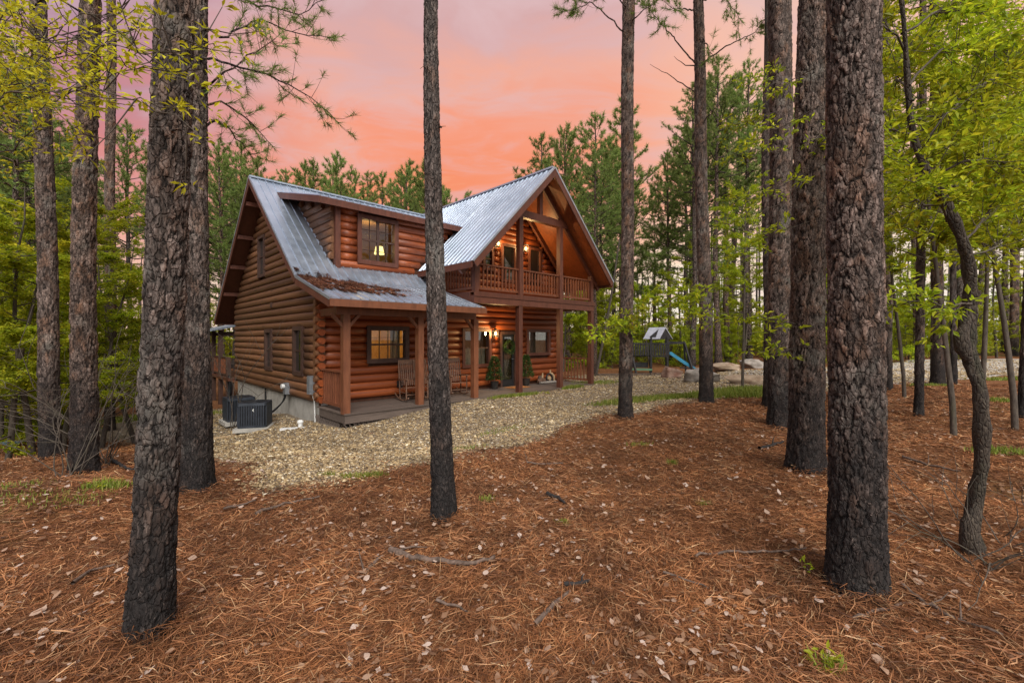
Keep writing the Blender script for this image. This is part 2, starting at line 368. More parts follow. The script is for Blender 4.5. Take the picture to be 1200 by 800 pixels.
def mat_ground():
    m, nt, b, out = new_mat('pine_straw_ground')
    v = coords(nt, (1, 1, 1), False)
    f = nd(nt, 'ShaderNodeTexNoise', {'Vector': v, 'Scale': 45.0, 'Detail': 6.0, 'Roughness': 0.75})
    st = nd(nt, 'ShaderNodeMapping', {'Vector': v, 'Scale': (14, 60, 1), 'Rotation': (0, 0, 0.5)})
    s1 = nd(nt, 'ShaderNodeTexNoise', {'Vector': st.outputs[0], 'Scale': 1.0, 'Detail': 3.0, 'Distortion': 1.5})
    st2 = nd(nt, 'ShaderNodeMapping', {'Vector': v, 'Scale': (60, 14, 1), 'Rotation': (0, 0, 0.9)})
    s2 = nd(nt, 'ShaderNodeTexNoise', {'Vector': st2.outputs[0], 'Scale': 1.0, 'Detail': 3.0, 'Distortion': 1.5})
    big = nd(nt, 'ShaderNodeTexNoise', {'Vector': v, 'Scale': 0.55, 'Detail': 4.0})
    fac = math_n(nt, 'ADD', math_n(nt, 'MULTIPLY', f.outputs[0], 0.4), math_n(nt, 'ADD', math_n(nt, 'MULTIPLY', s1.outputs[0], 0.3), math_n(nt, 'MULTIPLY', s2.outputs[0], 0.3)))
    c = ramp(nt, fac, [(0.33, (0.035, 0.015, 0.007)), (0.47, (0.13, 0.053, 0.021)), (0.58, (0.235, 0.105, 0.043)), (0.72, (0.38, 0.21, 0.11))])
    c = mixc(nt, math_n(nt, 'MULTIPLY', smooth(nt, big.outputs[0], 0.48, 0.72), 0.45), c, (0.13, 0.06, 0.03))
    spk = nd(nt, 'ShaderNodeTexVoronoi', {'Vector': v, 'Scale': 9.0})
    c = mixc(nt, math_n(nt, 'MULTIPLY', math_n(nt, 'SUBTRACT', 1.0, smooth(nt, spk.outputs[0], 0.10, 0.2)), 0.5), c, (0.40, 0.27, 0.18))
    # mossy grass shows through far off in the woods
    gn = nd(nt, 'ShaderNodeTexNoise', {'Vector': v, 'Scale': 0.16, 'Detail': 4.0})
    c = mixc(nt, math_n(nt, 'MULTIPLY', smooth(nt, gn.outputs[0], 0.56, 0.68), 0.5), c, (0.11, 0.12, 0.025))
    link(nt, c, b.inputs['Base Color']); b.inputs['Roughness'].default_value = 0.9
    b.inputs['Specular IOR Level'].default_value = 0.15
    bump(nt, b, fac, 0.8, 0.04)
    m, nt, b, out = new_mat('gravel_bed')
    v = coords(nt, (1, 1, 1), False)
    vo = nd(nt, 'ShaderNodeTexVoronoi', {'Vector': v, 'Scale': 26.0})
    vd = nd(nt, 'ShaderNodeTexVoronoi', {'Vector': v, 'Scale': 26.0}, feature='DISTANCE_TO_EDGE')
    sp = nd(nt, 'ShaderNodeSeparateColor', {0: vo.outputs['Color']})
    c = ramp(nt, sp.outputs[0], [(0.0, (0.09, 0.064, 0.04)), (0.5, (0.22, 0.165, 0.105)), (0.9, (0.34, 0.28, 0.20)), (1.0, (0.55, 0.50, 0.42))])
    c = mixc(nt, smooth(nt, vd.outputs['Distance'], 0.0, 0.12), (0.06, 0.045, 0.03), c)
    big = nd(nt, 'ShaderNodeTexNoise', {'Vector': v, 'Scale': 0.8, 'Detail': 4.0})
    c = mixc(nt, math_n(nt, 'MULTIPLY', smooth(nt, big.outputs[0], 0.45, 0.7), 0.45), c, (0.16, 0.12, 0.08))
    # greyer crushed stone on the far drive
    sx = nd(nt, 'ShaderNodeSeparateXYZ', {0: v})
    c = mixc(nt, math_n(nt, 'MULTIPLY', smooth(nt, sx.outputs[0], 6.0, 14.0), 0.7), c, (0.42, 0.40, 0.37))
    link(nt, c, b.inputs['Base Color']); b.inputs['Roughness'].default_value = 0.9
    bump(nt, b, vd.outputs['Distance'], 0.8, 0.02)
mat_ground()

# ------------------------------------------------------------------ mesh helpers
rng = np.random.default_rng(7)
random.seed(7)

def np_mesh(name, chunks, mats, smooth_flag=False):
    """chunks: (V (n,3), F (m,k), material index, smooth)"""
    me = bpy.data.meshes.new(name)
    vs, loops, starts, tot, mi, sm = [], [], [], [], [], []
    vo = lo = 0
    for ch in chunks:
        V, F, k = ch[0], np.asarray(ch[1]), ch[2]
        s = ch[3] if len(ch) > 3 else smooth_flag
        if len(F) == 0: continue
        vs.append(np.asarray(V, dtype=np.float32).reshape(-1, 3))
        n, kk = F.shape
        loops.append((F + vo).astype(np.int32).ravel())
        starts.append(lo + np.arange(n, dtype=np.int32) * kk)
        mi.append(np.full(n, k, np.int32)); sm.append(np.full(n, s, bool))
        vo += len(vs[-1]); lo += n * kk
    V = np.concatenate(vs); L = np.concatenate(loops); S = np.concatenate(starts)
    me.vertices.add(len(V)); me.vertices.foreach_set('co', V.ravel())
    me.loops.add(len(L)); me.loops.foreach_set('vertex_index', L)
    me.polygons.add(len(S)); me.polygons.foreach_set('loop_start', S)
    me.polygons.foreach_set('material_index', np.concatenate(mi))
    me.polygons.foreach_set('use_smooth', np.concatenate(sm))
    for m in mats: me.materials.append(MATS[m])
    me.update(calc_edges=True); me.validate()
    return me

def obj(name, me, parent=None, loc=None, rot=None, scale=None):
    o = bpy.data.objects.new(name, me); COL.objects.link(o)
    if parent is not None: o.parent = parent
    if loc is not None: o.location = loc
    if rot is not None: o.rotation_euler = rot
    if scale is not None: o.scale = scale
    return o

def thing(name, label, cat, loc=(0, 0, 0), rz=0.0, group=None, me=None):
    o = obj(name, me, None, loc, (0, 0, rz))
    o['label'] = label; o['category'] = cat
    if group: o['group'] = group
    return o

def kind(o, k, label=None, cat=None):
    o['kind'] = k
    if label: o['label'] = label
    if cat: o['category'] = cat
    return o

def copy_tree(o, parent=None):
    c = o.copy(); COL.objects.link(c); c.parent = parent
    for ch in o.children: copy_tree(ch, c)
    return c

class MB:
    """boxes, bars, tubes and prisms gathered into one mesh"""
    def __init__(s): s.v = []; s.f = []; s.sm = []
    def add(s, vs, fs, sm=False):
        n = len(s.v); s.v += [tuple(p) for p in vs]
        for f in fs: s.f.append(tuple(i + n for i in f)); s.sm.append(sm)
        return s
    def box(s, x0, x1, y0, y1, z0, z1):
        vs = [(x0, y0, z0), (x1, y0, z0), (x1, y1, z0), (x0, y1, z0), (x0, y0, z1), (x1, y0, z1), (x1, y1, z1), (x0, y1, z1)]
        return s.add(vs, [(0, 3, 2, 1), (4, 5, 6, 7), (0, 1, 5, 4), (1, 2, 6, 5), (2, 3, 7, 6), (3, 0, 4, 7)])
    def bar(s, a, b, w, h, up=(0, 0, 1)):
        """rectangular bar from a to b, w across, h along up"""
        a, b = Vector(a), Vector(b); d = (b - a).normalized()
        side = d.cross(Vector(up))
        if side.length < 1e-4: side = d.cross(Vector((1, 0, 0)))
        side.normalize(); u = side.cross(d).normalized()
        vs = []
        for p in (a, b):
            for sx, sy in ((-1, -1), (1, -1), (1, 1), (-1, 1)):
                vs.append(p + side * (sx * w / 2) + u * (sy * h / 2))
        return s.add(vs, [(0, 3, 2, 1), (4, 5, 6, 7), (0, 1, 5, 4), (1, 2, 6, 5), (2, 3, 7, 6), (3, 0, 4, 7)])
    def tube(s, pts, r, n=8, caps=True):
        pts = [Vector(p) for p in pts]
        rs = r if isinstance(r, (list, tuple)) else [r] * len(pts)
        base = len(s.v); fs = []; vs = []
        ref = Vector((0.13, 0.37, 0.92))
        for i, p in enumerate(pts):
            d = (pts[min(i + 1, len(pts) - 1)] - pts[max(i - 1, 0)]).normalized()
            if abs(d.dot(ref)) > 0.95: ref = Vector((1, 0.2, 0.1)).normalized()
            a = d.cross(ref).normalized(); c = d.cross(a)
            for k in range(n):
                t = 2 * math.pi * k / n
                vs.append(p + a * (math.cos(t) * rs[i]) + c * (math.sin(t) * rs[i]))
        for i in range(len(pts) - 1):
            for k in range(n):
                fs.append((i * n + k, i * n + (k + 1) % n, (i + 1) * n + (k + 1) % n, (i + 1) * n + k))
        s.add(vs, fs, True)
        if caps:
            e = len(pts) - 1
            s.add([vs[k] for k in range(n)], [tuple(range(n))[::-1]])
            s.add([vs[e * n + k] for k in range(n)], [tuple(range(n))])
        return s
    def prism(s, poly, axis_fn, a0, a1):
        """poly: 2D points; axis_fn(p, a) -> 3D"""
        n = len(poly)
        vs = [axis_fn(p, a0) for p in poly] + [axis_fn(p, a1) for p in poly]
        fs = [tuple(range(n))[::-1], tuple(range(n, 2 * n))] + [(i, (i + 1) % n, n + (i + 1) % n, n + i) for i in range(n)]
        return s.add(vs, fs)
    def mesh(s, name, mat):
        me = bpy.data.meshes.new(name)
        me.from_pydata(s.v, [], s.f)
        me.polygons.foreach_set('use_smooth', s.sm)
        me.materials.append(MATS[mat]); me.update()
        bm = bmesh.new(); bm.from_mesh(me); bmesh.ops.recalc_face_normals(bm, faces=bm.faces); bm.to_mesh(me); bm.free()
        return me
    def build(s, name, mat, parent=None):
        return obj(name, s.mesh(name, mat), parent)

# ------------------------------------------------------------------ terrain
UX, UY = 0.7198, 0.6942
HX, HYW = -3.99, 10.53
HANG = math.atan2(UY, UX)
def H(t, d, z=0.0):
    return Vector((HX + UX * t - UY * d, HYW + UY * t + UX * d, z))
def to_house(x, y):
    dx, dy = x - HX, y - HYW
    return dx * UX + dy * UY, -dx * UY + dy * UX

_cp = [(0, 0, .04), (-3, 2, .08), (3, 3, .05), (8, 6, .1), (0, 5, .02), (-3, 5.5, 0), (4, 9, .03), (1.5, 9, 0), (-5.5, 4.5, 0.05), (12, 10, .15),
       (-7.6, 7, -.22), (-15, 14, -1.15), (-20, 20, -1.3), (-30, 40, -1.4), (-10, 4, 0.0), (-12, 9, -.55),
       (15, 16, .25), (27, 28, .5), (40, 30, .6), (45, 45, .6), (25, 40, .35), (20, 14, .3), (9, 14, .08), (9, 19, 0), (8.5, 26, -.25), (14, 27, .1), (14, 21, .15),
       (0, 33, -.5), (-10, 33, -1.1), (8, 42, -.2), (-60, 60, -1.4), (60, 80, .8), (0, 90, -.3), (-20, -15, .2), (20, -15, .2), (100, 0, .6), (-100, 0, -.6)]
for (t, d, z) in [(2, -.8, -.10), (3.5, -1, -.07), (5, -1, -.05), (7, -1, -.05), (9, -1, -.04), (11, -1, -.02), (11, 3, -.05), (.2, -.8, -.30), (-.6, .8, -.47), (-.5, 1.8, -.5),
                  (-.4, 4, -.53), (-1.7, 3.3, -.88), (-.5, 6, -.8), (-2, 8, -1.0), (-1, 11, -1.15), (-4, 5, -1.05), (-3, 2, -.75), (2, 14, -1.2), (5, 5, -.4), (8, 8, -.5)]:
    p = H(t, d); _cp.append((p.x, p.y, z))
_cp = np.array(_cp)
def G(x, y):
    x = np.asarray(x, float); y = np.asarray(y, float)
    sh = np.broadcast(x, y).shape
    xf = np.broadcast_to(x, sh).ravel(); yf = np.broadcast_to(y, sh).ravel()
    out = np.empty(len(xf))
    for i in range(0, len(xf), 40000):
        dx = xf[i:i + 40000, None] - _cp[None, :, 0]; dy = yf[i:i + 40000, None] - _cp[None, :, 1]
        w = 1.0 / (dx * dx + dy * dy + 1.2) ** 1.7
        out[i:i + 40000] = (w * _cp[None, :, 2]).sum(1) / w.sum(1)
    out += 0.018 * np.sin(xf * 1.3 + 0.7 * yf) + 0.014 * np.sin(yf * 1.9 - xf * 0.8 + 1.0)
    return out.reshape(sh)
def Gf(x, y): return float(G(np.array([x]), np.array([y]))[0])

def pix(px, py, Y):
    return Vector(((px - CX) / FPX * Y, Y, CAMZ + (HY - py) / FPX * Y))
def pg(px, py):
    """point on the ground seen at that pixel"""
    lo, hi = 0.8, 90.0
    f = lambda Y: CAMZ - (py - HY) / FPX * Y - Gf((px - CX) / FPX * Y, Y)
    Y = lo
    while Y < hi:
        if f(Y) < 0: break
        Y *= 1.06
    a, b = Y / 1.06, Y
    for _ in range(24):
        m = (a + b) / 2
        if f(m) > 0: a = m
        else: b = m
    return Vector(((px - CX) / FPX * a, a, Gf((px - CX) / FPX * a, a)))

def grid_axis(lo, hi, step, far, n_far):
    core = np.arange(lo, hi + 1e-6, step)
    g = np.geomspace(step, far, n_far)
    return np.concatenate([lo - np.cumsum(g)[::-1], core, hi + np.cumsum(g)])
gx = grid_axis(-12, 14, 0.16, 60, 34); gy = grid_axis(-0.5, 17, 0.16, 60, 34)
GX, GY = np.meshgrid(gx, gy)
nx, ny = len(gx), len(gy)
GV = np.stack([GX.ravel(), GY.ravel(), G(GX.ravel(), GY.ravel())], 1)
ii = (np.arange(ny - 1)[:, None] * nx + np.arange(nx - 1)[None, :]).ravel()
ground = obj('ground', np_mesh('ground', [(GV, np.stack([ii, ii + 1, ii + nx + 1, ii + nx], 1), 0, True)], ['pine_straw_ground']))
kind(ground, 'structure')

# gravel yard and drive
gp = [pg(*p) for p in [(238, 520), (262, 546), (330, 568), (420, 562), (500, 546), (560, 530), (640, 510), (720, 488), (780, 476), (840, 468), (900, 460), (1040, 451), (1100, 447), (1200, 438)]]
gp += [Vector((48, 20, 0)), Vector((60, 30, 0)), Vector((40, 28, 0)), Vector((27, 27, 0)), Vector((19, 25, 0)), Vector((14, 24.0, 0)), Vector((9, 23.0, 0)), Vector((5.0, 22.6, 0))]
gp += [H(11.5, 3), H(10.3, 1.2), H(9.6, 0.6), H(4, .6), H(0.5, .6), H(0.3, 1.5), H(0.3, 10.8), H(-2.6, 11.5), H(-5.0, 7.5)]
GPOLY = np.array([(p.x, p.y) for p in gp])
def in_poly(x, y, P=GPOLY):
    x = np.asarray(x); y = np.asarray(y)
    inside = np.zeros(x.shape, bool); n = len(P)
    for i in range(n):
        x1, y1 = P[i]; x2, y2 = P[(i + 1) % n]
        c = ((y1 > y) != (y2 > y)) & (x < (x2 - x1) * (y - y1) / (y2 - y1 + 1e-12) + x1)
        inside ^= c
    return inside
def edge_dist(x, y, P=GPOLY):
    d = np.full(np.asarray(x).shape, 1e9); n = len(P)
    for i in range(n):
        a, b = P[i], P[(i + 1) % n]; ab = b - a
        t = np.clip(((x - a[0]) * ab[0] + (y - a[1]) * ab[1]) / (ab @ ab + 1e-9), 0, 1)
        d = np.minimum(d, np.hypot(x - a[0] - t * ab[0], y - a[1] - t * ab[1]))
    return d
def wob(x, y): return 0.16 * np.sin(x * 2.1 + 1) + 0.12 * np.sin(y * 3.3 + x) + 0.07 * np.sin(7 * x - 4 * y)
def gravel_sd(x, y):
    return np.where(in_poly(x, y), 1, -1) * edge_dist(x, y) + wob(x, y) * 0.8
sx_ = np.concatenate([np.arange(-13, 14, 0.12), np.arange(14, 62, 0.8)]); sy_ = np.concatenate([np.arange(4, 18, 0.12), np.arange(18, 34, 0.4)])
SX, SY = np.meshgrid(sx_, sy_)
sdv = gravel_sd(SX, SY)
zz_ = G(SX, SY) + np.clip(0.012 + sdv * 0.10, -0.03, 0.022)
sn = len(sx_)
jj = (np.arange(len(sy_) - 1)[:, None] * sn + np.arange(sn - 1)[None, :])
keep = (np.maximum.reduce([sdv[:-1, :-1], sdv[1:, :-1], sdv[:-1, 1:], sdv[1:, 1:]]) > 0)
jj = jj[keep]
used, inv = np.unique(np.stack([jj, jj + 1, jj + sn + 1, jj + sn], 1), return_inverse=True)
SV = np.stack([SX.ravel(), SY.ravel(), zz_.ravel()], 1)[used]
drive = obj('gravel_drive', np_mesh('gravel_drive', [(SV, inv.reshape(-1, 4), 0, True)], ['gravel_bed']))
kind(drive, 'structure')


# ------------------------------------------------------------------ the log house (local axes: x along the front, y into the house)
house = thing('log_house', 'two storey log house with metal roof, dormer, front balcony and porch', 'house', (HX, HYW, 0), HANG)
R, PI = math.radians, math.pi

# cross sections
RIDGE_D, RIDGE_Z = 6.22, 7.12
KINK_D, KINK_Z = 1.66, 3.36
MS = (RIDGE_Z - KINK_Z) / (RIDGE_D - KINK_D)
EAVE_D, EAVE_Z = -0.56, 2.66
REAR_D = 11.75; REAR_Z = RIDGE_Z - MS * (REAR_D - RIDGE_D)
T0, T1 = -0.6, 9.75
def main_z(d): return RIDGE_Z - MS * abs(d - RIDGE_D)
GT, GZ, GS = 6.9, 7.52, 1.01
GE0, GE1 = 3.38, 10.42
GD0, GD1 = -0.64, 11.7
def gable_z(t): return GZ - GS * abs(t - GT)

def roof_sheet(name, A, B, e0, e1, axis, parent, skirt=True):
    """A, B: upper and lower (p, z) of the slope; runs e0..e1 along the ridge axis ('t' or 'd')."""
    A, B = Vector(A), Vector(B)
    run = (B - A).normalized(); nrm = Vector((-run.y, run.x))
    if nrm.y < 0: nrm = -nrm
    prof = []; e = e0; sp = 0.228
    while e < e1 - 0.02:
        for de, h in ((0, 0.0), (0.012, 0.026), (0.04, 0.026), (0.052, 0.0)):
            if e + de < e1: prof.append((e + de, h))
        e += sp
    prof.append((e1, 0.0))
    def P(e, q): return (e, q.x, q.y) if axis == 't' else (q.x, e, q.y)
    V = []; F = []
    for (e, h) in prof:
        for q in (A, B):
            V.append(P(e, q + nrm * (h + 0.03)))
    for i in range(len(prof) - 1):
        F.append((2 * i, 2 * i + 1, 2 * i + 3, 2 * i + 2))
    m = MB(); m.add(V, F)
    # hem below so that the sheet has an edge
    n = len(prof)
    V2 = [P(prof[i][0], q + nrm * 0.02) for i in (0, n - 1) for q in (A, B)]
    m.add([P(prof[i][0], q + nrm * (prof[i][1] + 0.03)) for i in range(n) for q in (B,)] + [P(prof[i][0], B + nrm * 0.012) for i in range(n)],
          [(i, i + 1, n + i + 1, n + i) for i in range(n - 1)])
    m.add(V2, [(0, 1, 3, 2)])
    o = m.build(name, 'roof_metal', parent)
    return o

def slab(name, A, B, th, e0, e1, axis, mat, parent):
    A, B = Vector(A), Vector(B); run = (B - A).normalized(); n = Vector((-run.y, run.x))
    if n.y < 0: n = -n
    poly = [A, B, B - n * th, A - n * th]
    fn = (lambda q, e: (e, q.x, q.y)) if axis == 't' else (lambda q, e: (q.x, e, q.y))
    return MB().prism(poly, fn, e0, e1).build(name, mat, parent)

# main roof
roof = MB().box(T0, GT - 0.2, RIDGE_D - 0.09, RIDGE_D + 0.09, RIDGE_Z + 0.02, RIDGE_Z + 0.075).build('roof', 'roof_metal', house)
DL, DD = 0.62, 2.25                                   # dormer wall left end and plane
roof_sheet('roof_sheet', (RIDGE_D, RIDGE_Z), (KINK_D, KINK_Z), T0, DL, 't', roof)
roof_sheet('roof_sheet', (DD + 0.02, main_z(DD + 0.02)), (KINK_D, KINK_Z), DL + 0.002, 4.6, 't', roof)
roof_sheet('roof_sheet', (RIDGE_D, RIDGE_Z), (5.0, main_z(5.0)), DL + 0.002, GT - .3, 't', roof)
roof_sheet('roof_sheet', (RIDGE_D, RIDGE_Z), (REAR_D, REAR_Z), T0, T1 + .4, 't', roof)
roof_sheet('roof_sheet', (KINK_D, KINK_Z + 0.004), (EAVE_D, EAVE_Z), T0, 3.93, 't', roof)
slab('roof_deck', (RIDGE_D, RIDGE_Z), (KINK_D, KINK_Z), 0.12, T0 + .03, DL - .03, 't', 'trim_wood', roof)
slab('roof_deck', (DD + .2, main_z(DD + .2)), (KINK_D, KINK_Z), 0.10, DL - .028, 4.2, 't', 'trim_wood', roof)
slab('roof_deck', (RIDGE_D, RIDGE_Z - .004), (REAR_D, REAR_Z), 0.12, T0 + .03, T1, 't', 'trim_wood', roof)
slab('roof_deck', (KINK_D, KINK_Z), (EAVE_D + .02, EAVE_Z + .004), 0.09, T0 + .03, 3.92, 't', 'trim_wood', roof)
# rake boards on the gable end
def rake(pts, t, th=0.045, dp=0.20, lift=0.025, mat='trim_wood', axis='t'):
    for A, B in zip(pts[:-1], pts[1:]):
        A, B = Vector(A), Vector(B); run = (B - A).normalized(); n = Vector((-run.y, run.x))
        if n.y < 0: n = -n
        poly = [A + n * lift, B + n * lift, B - n * (dp - lift), A - n * (dp - lift)]
        fn = (lambda q, e: (e, q.x, q.y)) if axis == 't' else (lambda q, e: (q.x, e, q.y))
        MB().prism(poly, fn, t, t + th).build('rake_board', mat, roof)
        # drip edge of bright metal over the board
        poly = [A + n * (lift + .03), B + n * (lift + .03), B + n * (lift - .035), A + n * (lift - .035)]
        MB().prism(poly, fn, t - .012, t + .0).build('drip_edge', 'roof_metal', roof)
rake([(RIDGE_D, RIDGE_Z), (KINK_D, KINK_Z), (EAVE_D, EAVE_Z)], T0)
rake([(RIDGE_D, RIDGE_Z), (REAR_D, REAR_Z)], T0 + .001)
MB().box(T0, 3.95, EAVE_D - .04, EAVE_D - .002, EAVE_Z - .15, EAVE_Z + .012).build('fascia', 'porch_post_wood', roof)
MB().box(T0, T1 + .3, REAR_D, REAR_D + .04, REAR_Z - .2, REAR_Z).build('fascia', 'trim_wood', roof)
# rafters' ends under the gable overhang
for d in np.arange(2.2, 11, 1.15):
    zc = main_z(d) - 0.24
    MB().bar((T0 + .05, d, zc), (0.0, d, zc), 0.09, 0.14).build('lookout', 'trim_wood', roof)

# front gable roof over the balcony
groof = MB().box(GT - .09, GT + .09, GD0, GD1, GZ + .02, GZ + .075).build('gable_roof', 'roof_metal', house)
roof_sheet('roof_sheet', (GT, GZ), (GE0, gable_z(GE0)), GD0, 2.22, 'd', groof)
roof_sheet('roof_sheet', (GT, GZ), (5.1, gable_z(5.1)), 2.222, GD1, 'd', groof)
roof_sheet('roof_sheet', (GT, GZ), (GE1, gable_z(GE1)), GD0, GD1, 'd', groof)
slab('ceiling_boards', (GT, GZ), (GE0, gable_z(GE0)), 0.10, GD0 + .03, 2.2, 'd', 'ceiling_wood', groof)
slab('ceiling_boards', (GT, GZ - .005), (GE1, gable_z(GE1)), 0.10, GD0 + .03, GD1 - .1, 'd', 'ceiling_wood', groof)
for s in (GE0, GE1):
    A, B = Vector((GT, GZ)), Vector((s, gable_z(s))); run = (B - A).normalized(); n = Vector((-run.y, run.x))
    if n.y < 0: n = -n
    MB().prism([A + n * .02, B + n * .02, B - n * .19, A - n * .19], lambda q, e: (q.x, e, q.y), GD0 - .045 + (0.001 if s > GT else 0), GD0).build('rake_board', 'trim_wood', groof)
    MB().prism([A + n * .06, B + n * .06, B - n * .0, A - n * .0], lambda q, e: (q.x, e, q.y), GD0 - .06 + (0.001 if s > GT else 0), GD0 - .0455).build('drip_edge', 'roof_metal', groof)
    sg = -1 if s < GT else 1
    x0, x1 = sorted((s, s + sg * .04))
    MB().box(x0, x1, GD0, 2.2 if sg < 0 else GD1, gable_z(s) - .17, gable_z(s) + .005).build('fascia', 'trim_wood', groof)
    # exposed rafters under the ceiling
    for d in (0.0, 1.35):
        A2, B2 = Vector((GT, GZ - .16)), Vector((s, gable_z(s) - .16))
        MB().prism([A2, B2, B2 - n * .16, A2 - n * .16], lambda q, e: (q.x, e, q.y), d - .05 + (0.002 if s > GT else 0), d + .05).build('rafter', 'trim_wood', groof)
MB().box(GT - .06, GT + .06, GD0 + .05, 1.55, GZ - .34, GZ - .16).build('ridge_beam', 'trim_wood', groof)
MB().box(5.45, 8.35, -.09, .09, 5.82, 6.07).build('tie_beam', 'trim_wood', groof)
MB().box(GT - .075, GT + .075, -.07, .07, 6.07, GZ - .3).build('king_post', 'trim_wood', groof)

# dormer
DT0, DT1, DE_D, DE_Z = 0.1, 5.25, 1.93, 5.66
DPS = 0.262
def dz(d): return DE_Z + DPS * (d - DE_D)
DTOP = 5.72
dormer = MB().box(DL + .02, DL + .16, DD - .10, DD + .04, 3.8, dz(DD) - .1).build('dormer', 'trim_wood', house)
roof_sheet('roof_sheet', (DTOP, dz(DTOP)), (DE_D, DE_Z), DT0, DT1, 't', dormer)
slab('roof_deck', (DTOP - .1, dz(DTOP - .1)), (DE_D + .01, DE_Z + .002), 0.10, DT0 + .03, DT1 + .2, 't', 'trim_wood', dormer)
MB().box(DT0, DT1, DE_D - .04, DE_D - .002, DE_Z - .17, DE_Z + .012).build('fascia', 'trim_wood', dormer)
MB().prism([Vector((DE_D - .04, DE_Z + .01)), Vector((DTOP - .15, dz(DTOP - .15) + .02)), Vector((DTOP - .35, dz(DTOP - .35) - .17)), Vector((DE_D - .04, DE_Z - .171))], lambda q, e: (e, q.x, q.y), DT0 - .03, DT0 + .012).build('rake_board', 'trim_wood', dormer)

# ---- logs
COURSE = 0.222
def log_mesh(mat):
    n = 7; prof = []
    for i in range(n):
        a = R(-82 + 164 * i / (n - 1))
        prof.append((-0.085 * math.cos(a) ** 0.8 - 0.004, COURSE * 0.495 * math.sin(a) / math.sin(R(82))))
    prof += [(0.03, COURSE * .49), (0.03, -COURSE * .49)]
    k = len(prof)
    V = [(0, y, z) for y, z in prof] + [(1, y, z) for y, z in prof]
    F = [(i, i + 1, k + i + 1, k + i) for i in range(k - 1)] + [(k - 1, 0, k, 2 * k - 1), tuple(range(k)), tuple(range(2 * k - 1, k - 1, -1))]
    m = MB(); m.add(V, F)
    me = m.mesh('log', mat)
    me.polygons.foreach_set('use_smooth', [i < n - 1 for i in range(len(F))])
    return me
LOG = {'f': log_mesh('stained_log'), 's': log_mesh('weathered_log')}

def logs_run(parent, side, plane, a0, a1, z, holes):
    """one course between a0 and a1 at centre z, cut around the holes"""
    segs = [(a0, a1)]
    for (h0, h1, z0, z1) in holes:
        if z0 - COURSE * .35 < z < z1 + COURSE * .35:
            nxt = []
            for s in segs:
                if h1 <= s[0] or h0 >= s[1]: nxt.append(s); continue
                if h0 > s[0]: nxt.append((s[0], h0))
                if h1 < s[1]: nxt.append((h1, s[1]))
            segs = nxt
    for (b0, b1) in segs:
        if b1 - b0 < 0.04: continue
        jz = random.uniform(-.004, .004)
        if side == 'f': o = obj('log', LOG['f'], parent, (b0, plane + random.uniform(-.006, .006), z + jz), (0, 0, 0), (b1 - b0, 1, 1))
        else: o = obj('log', LOG['s'], parent, (plane + random.uniform(-.006, .006), b1, z + jz), (0, 0, -PI / 2), (b1 - b0, 1, 1))

def core_wall(name, plane, th, a0, a1, z0, z1, holes, side):
    """flat wall behind the logs, made of rectangles round the openings"""
    m = MB(); xs = sorted({a0, a1, *[h[0] for h in holes], *[h[1] for h in holes]})
    for x0, x1 in zip(xs[:-1], xs[1:]):
        xm = (x0 + x1) / 2; cuts = [z0]
        for h in sorted(holes, key=lambda q: q[2]):
            if h[0] < xm < h[1]: cuts += [h[2], h[3]]
        cuts.append(z1)
        for c0, c1 in zip(cuts[::2], cuts[1::2]):
            if c1 - c0 > .01:
                if side == 'f': m.box(x0, x1, plane + .012, plane + th, c0, c1)
                else: m.box(plane + .012, plane + th, x0, x1, c0, c1)
    return m.build(name, 'wall_core', house)

def rt(px, d):
    """position along the front of a thing at depth d seen at that column"""
    r = (px - CX) / FPX
    return (r * (HYW + UX * d) - (HX - UY * d)) / (UX - r * UY)
def rd(px, t):
    r = (px - CX) / FPX
    return (r * (HYW + UY * t) - (HX + UX * t)) / (-UY - r * UX)
def rz(py, t, d):
    return CAMZ + (HY - py) / FPX * H(t, d).y
WD = 1.6
def frect(x0, x1, y0, y1, d):
    a, b = rt(x0, d), rt(x1, d); m = (a + b) / 2; pm = (x0 + x1) / 2
    return (a, b, rz(y1, m, d), rz(y0, m, d))
def srect(x0, x1, y0, y1, t):
    a, b = rd(x1, t), rd(x0, t); m = (a + b) / 2
    return (a, b, rz(y1, t, m), rz(y0, t, m))

W1 = frect(430, 476, 384, 423, WD); W2 = frect(541, 573, 386, 429, WD); DOOR = frect(584.5, 603.5, 388.5, 450, WD); W3 = frect(616, 642, 387, 415, WD)
DOOR = (DOOR[0], DOOR[1], 0.0, DOOR[3])
WDm = frect(419, 463.5, 257, 310, DD)
S1 = srect(314, 321.5, 387, 432, 0); S2 = srect(347.5, 358, 384, 438, 0); S3 = srect(306, 313, 278, 324, 0)
print('windows', W1, W2, DOOR, W3, WDm, S1, S2, S3)
fholes = [W1, W2, DOOR, W3]
fw = core_wall('front_wall', WD, 0.16, 0.02, 9.75, -0.02, 3.2, fholes, 'f')
for i in range(15):
    z = 0.10 + COURSE * (i + .5)
    if z > 3.15: break
    logs_run(fw, 'f', WD, 0.0, 9.75, z, fholes)
# gable wall core polygon
gw = MB().prism([Vector((WD + .02, 0.05)), Vector((WD + .02, main_z(WD + .02) - .13)), Vector((RIDGE_D, RIDGE_Z - .15)), Vector((10.7, main_z(10.7) - .13)), Vector((10.7, 0.05))], lambda q, e: (e, q.x, q.y), 0.012, 0.17).build('gable_wall', 'wall_core', house)
i = 0
while True:
    z = 0.08 + COURSE * (i + .5); i += 1
    hz = (RIDGE_Z - .16 - (z + COURSE * .4)) / MS
    if hz < 0.15: break
    logs_run(gw, 's', 0.0, max(WD - .02, RIDGE_D - hz), min(10.7, RIDGE_D + hz), z, [S1, S2, S3])
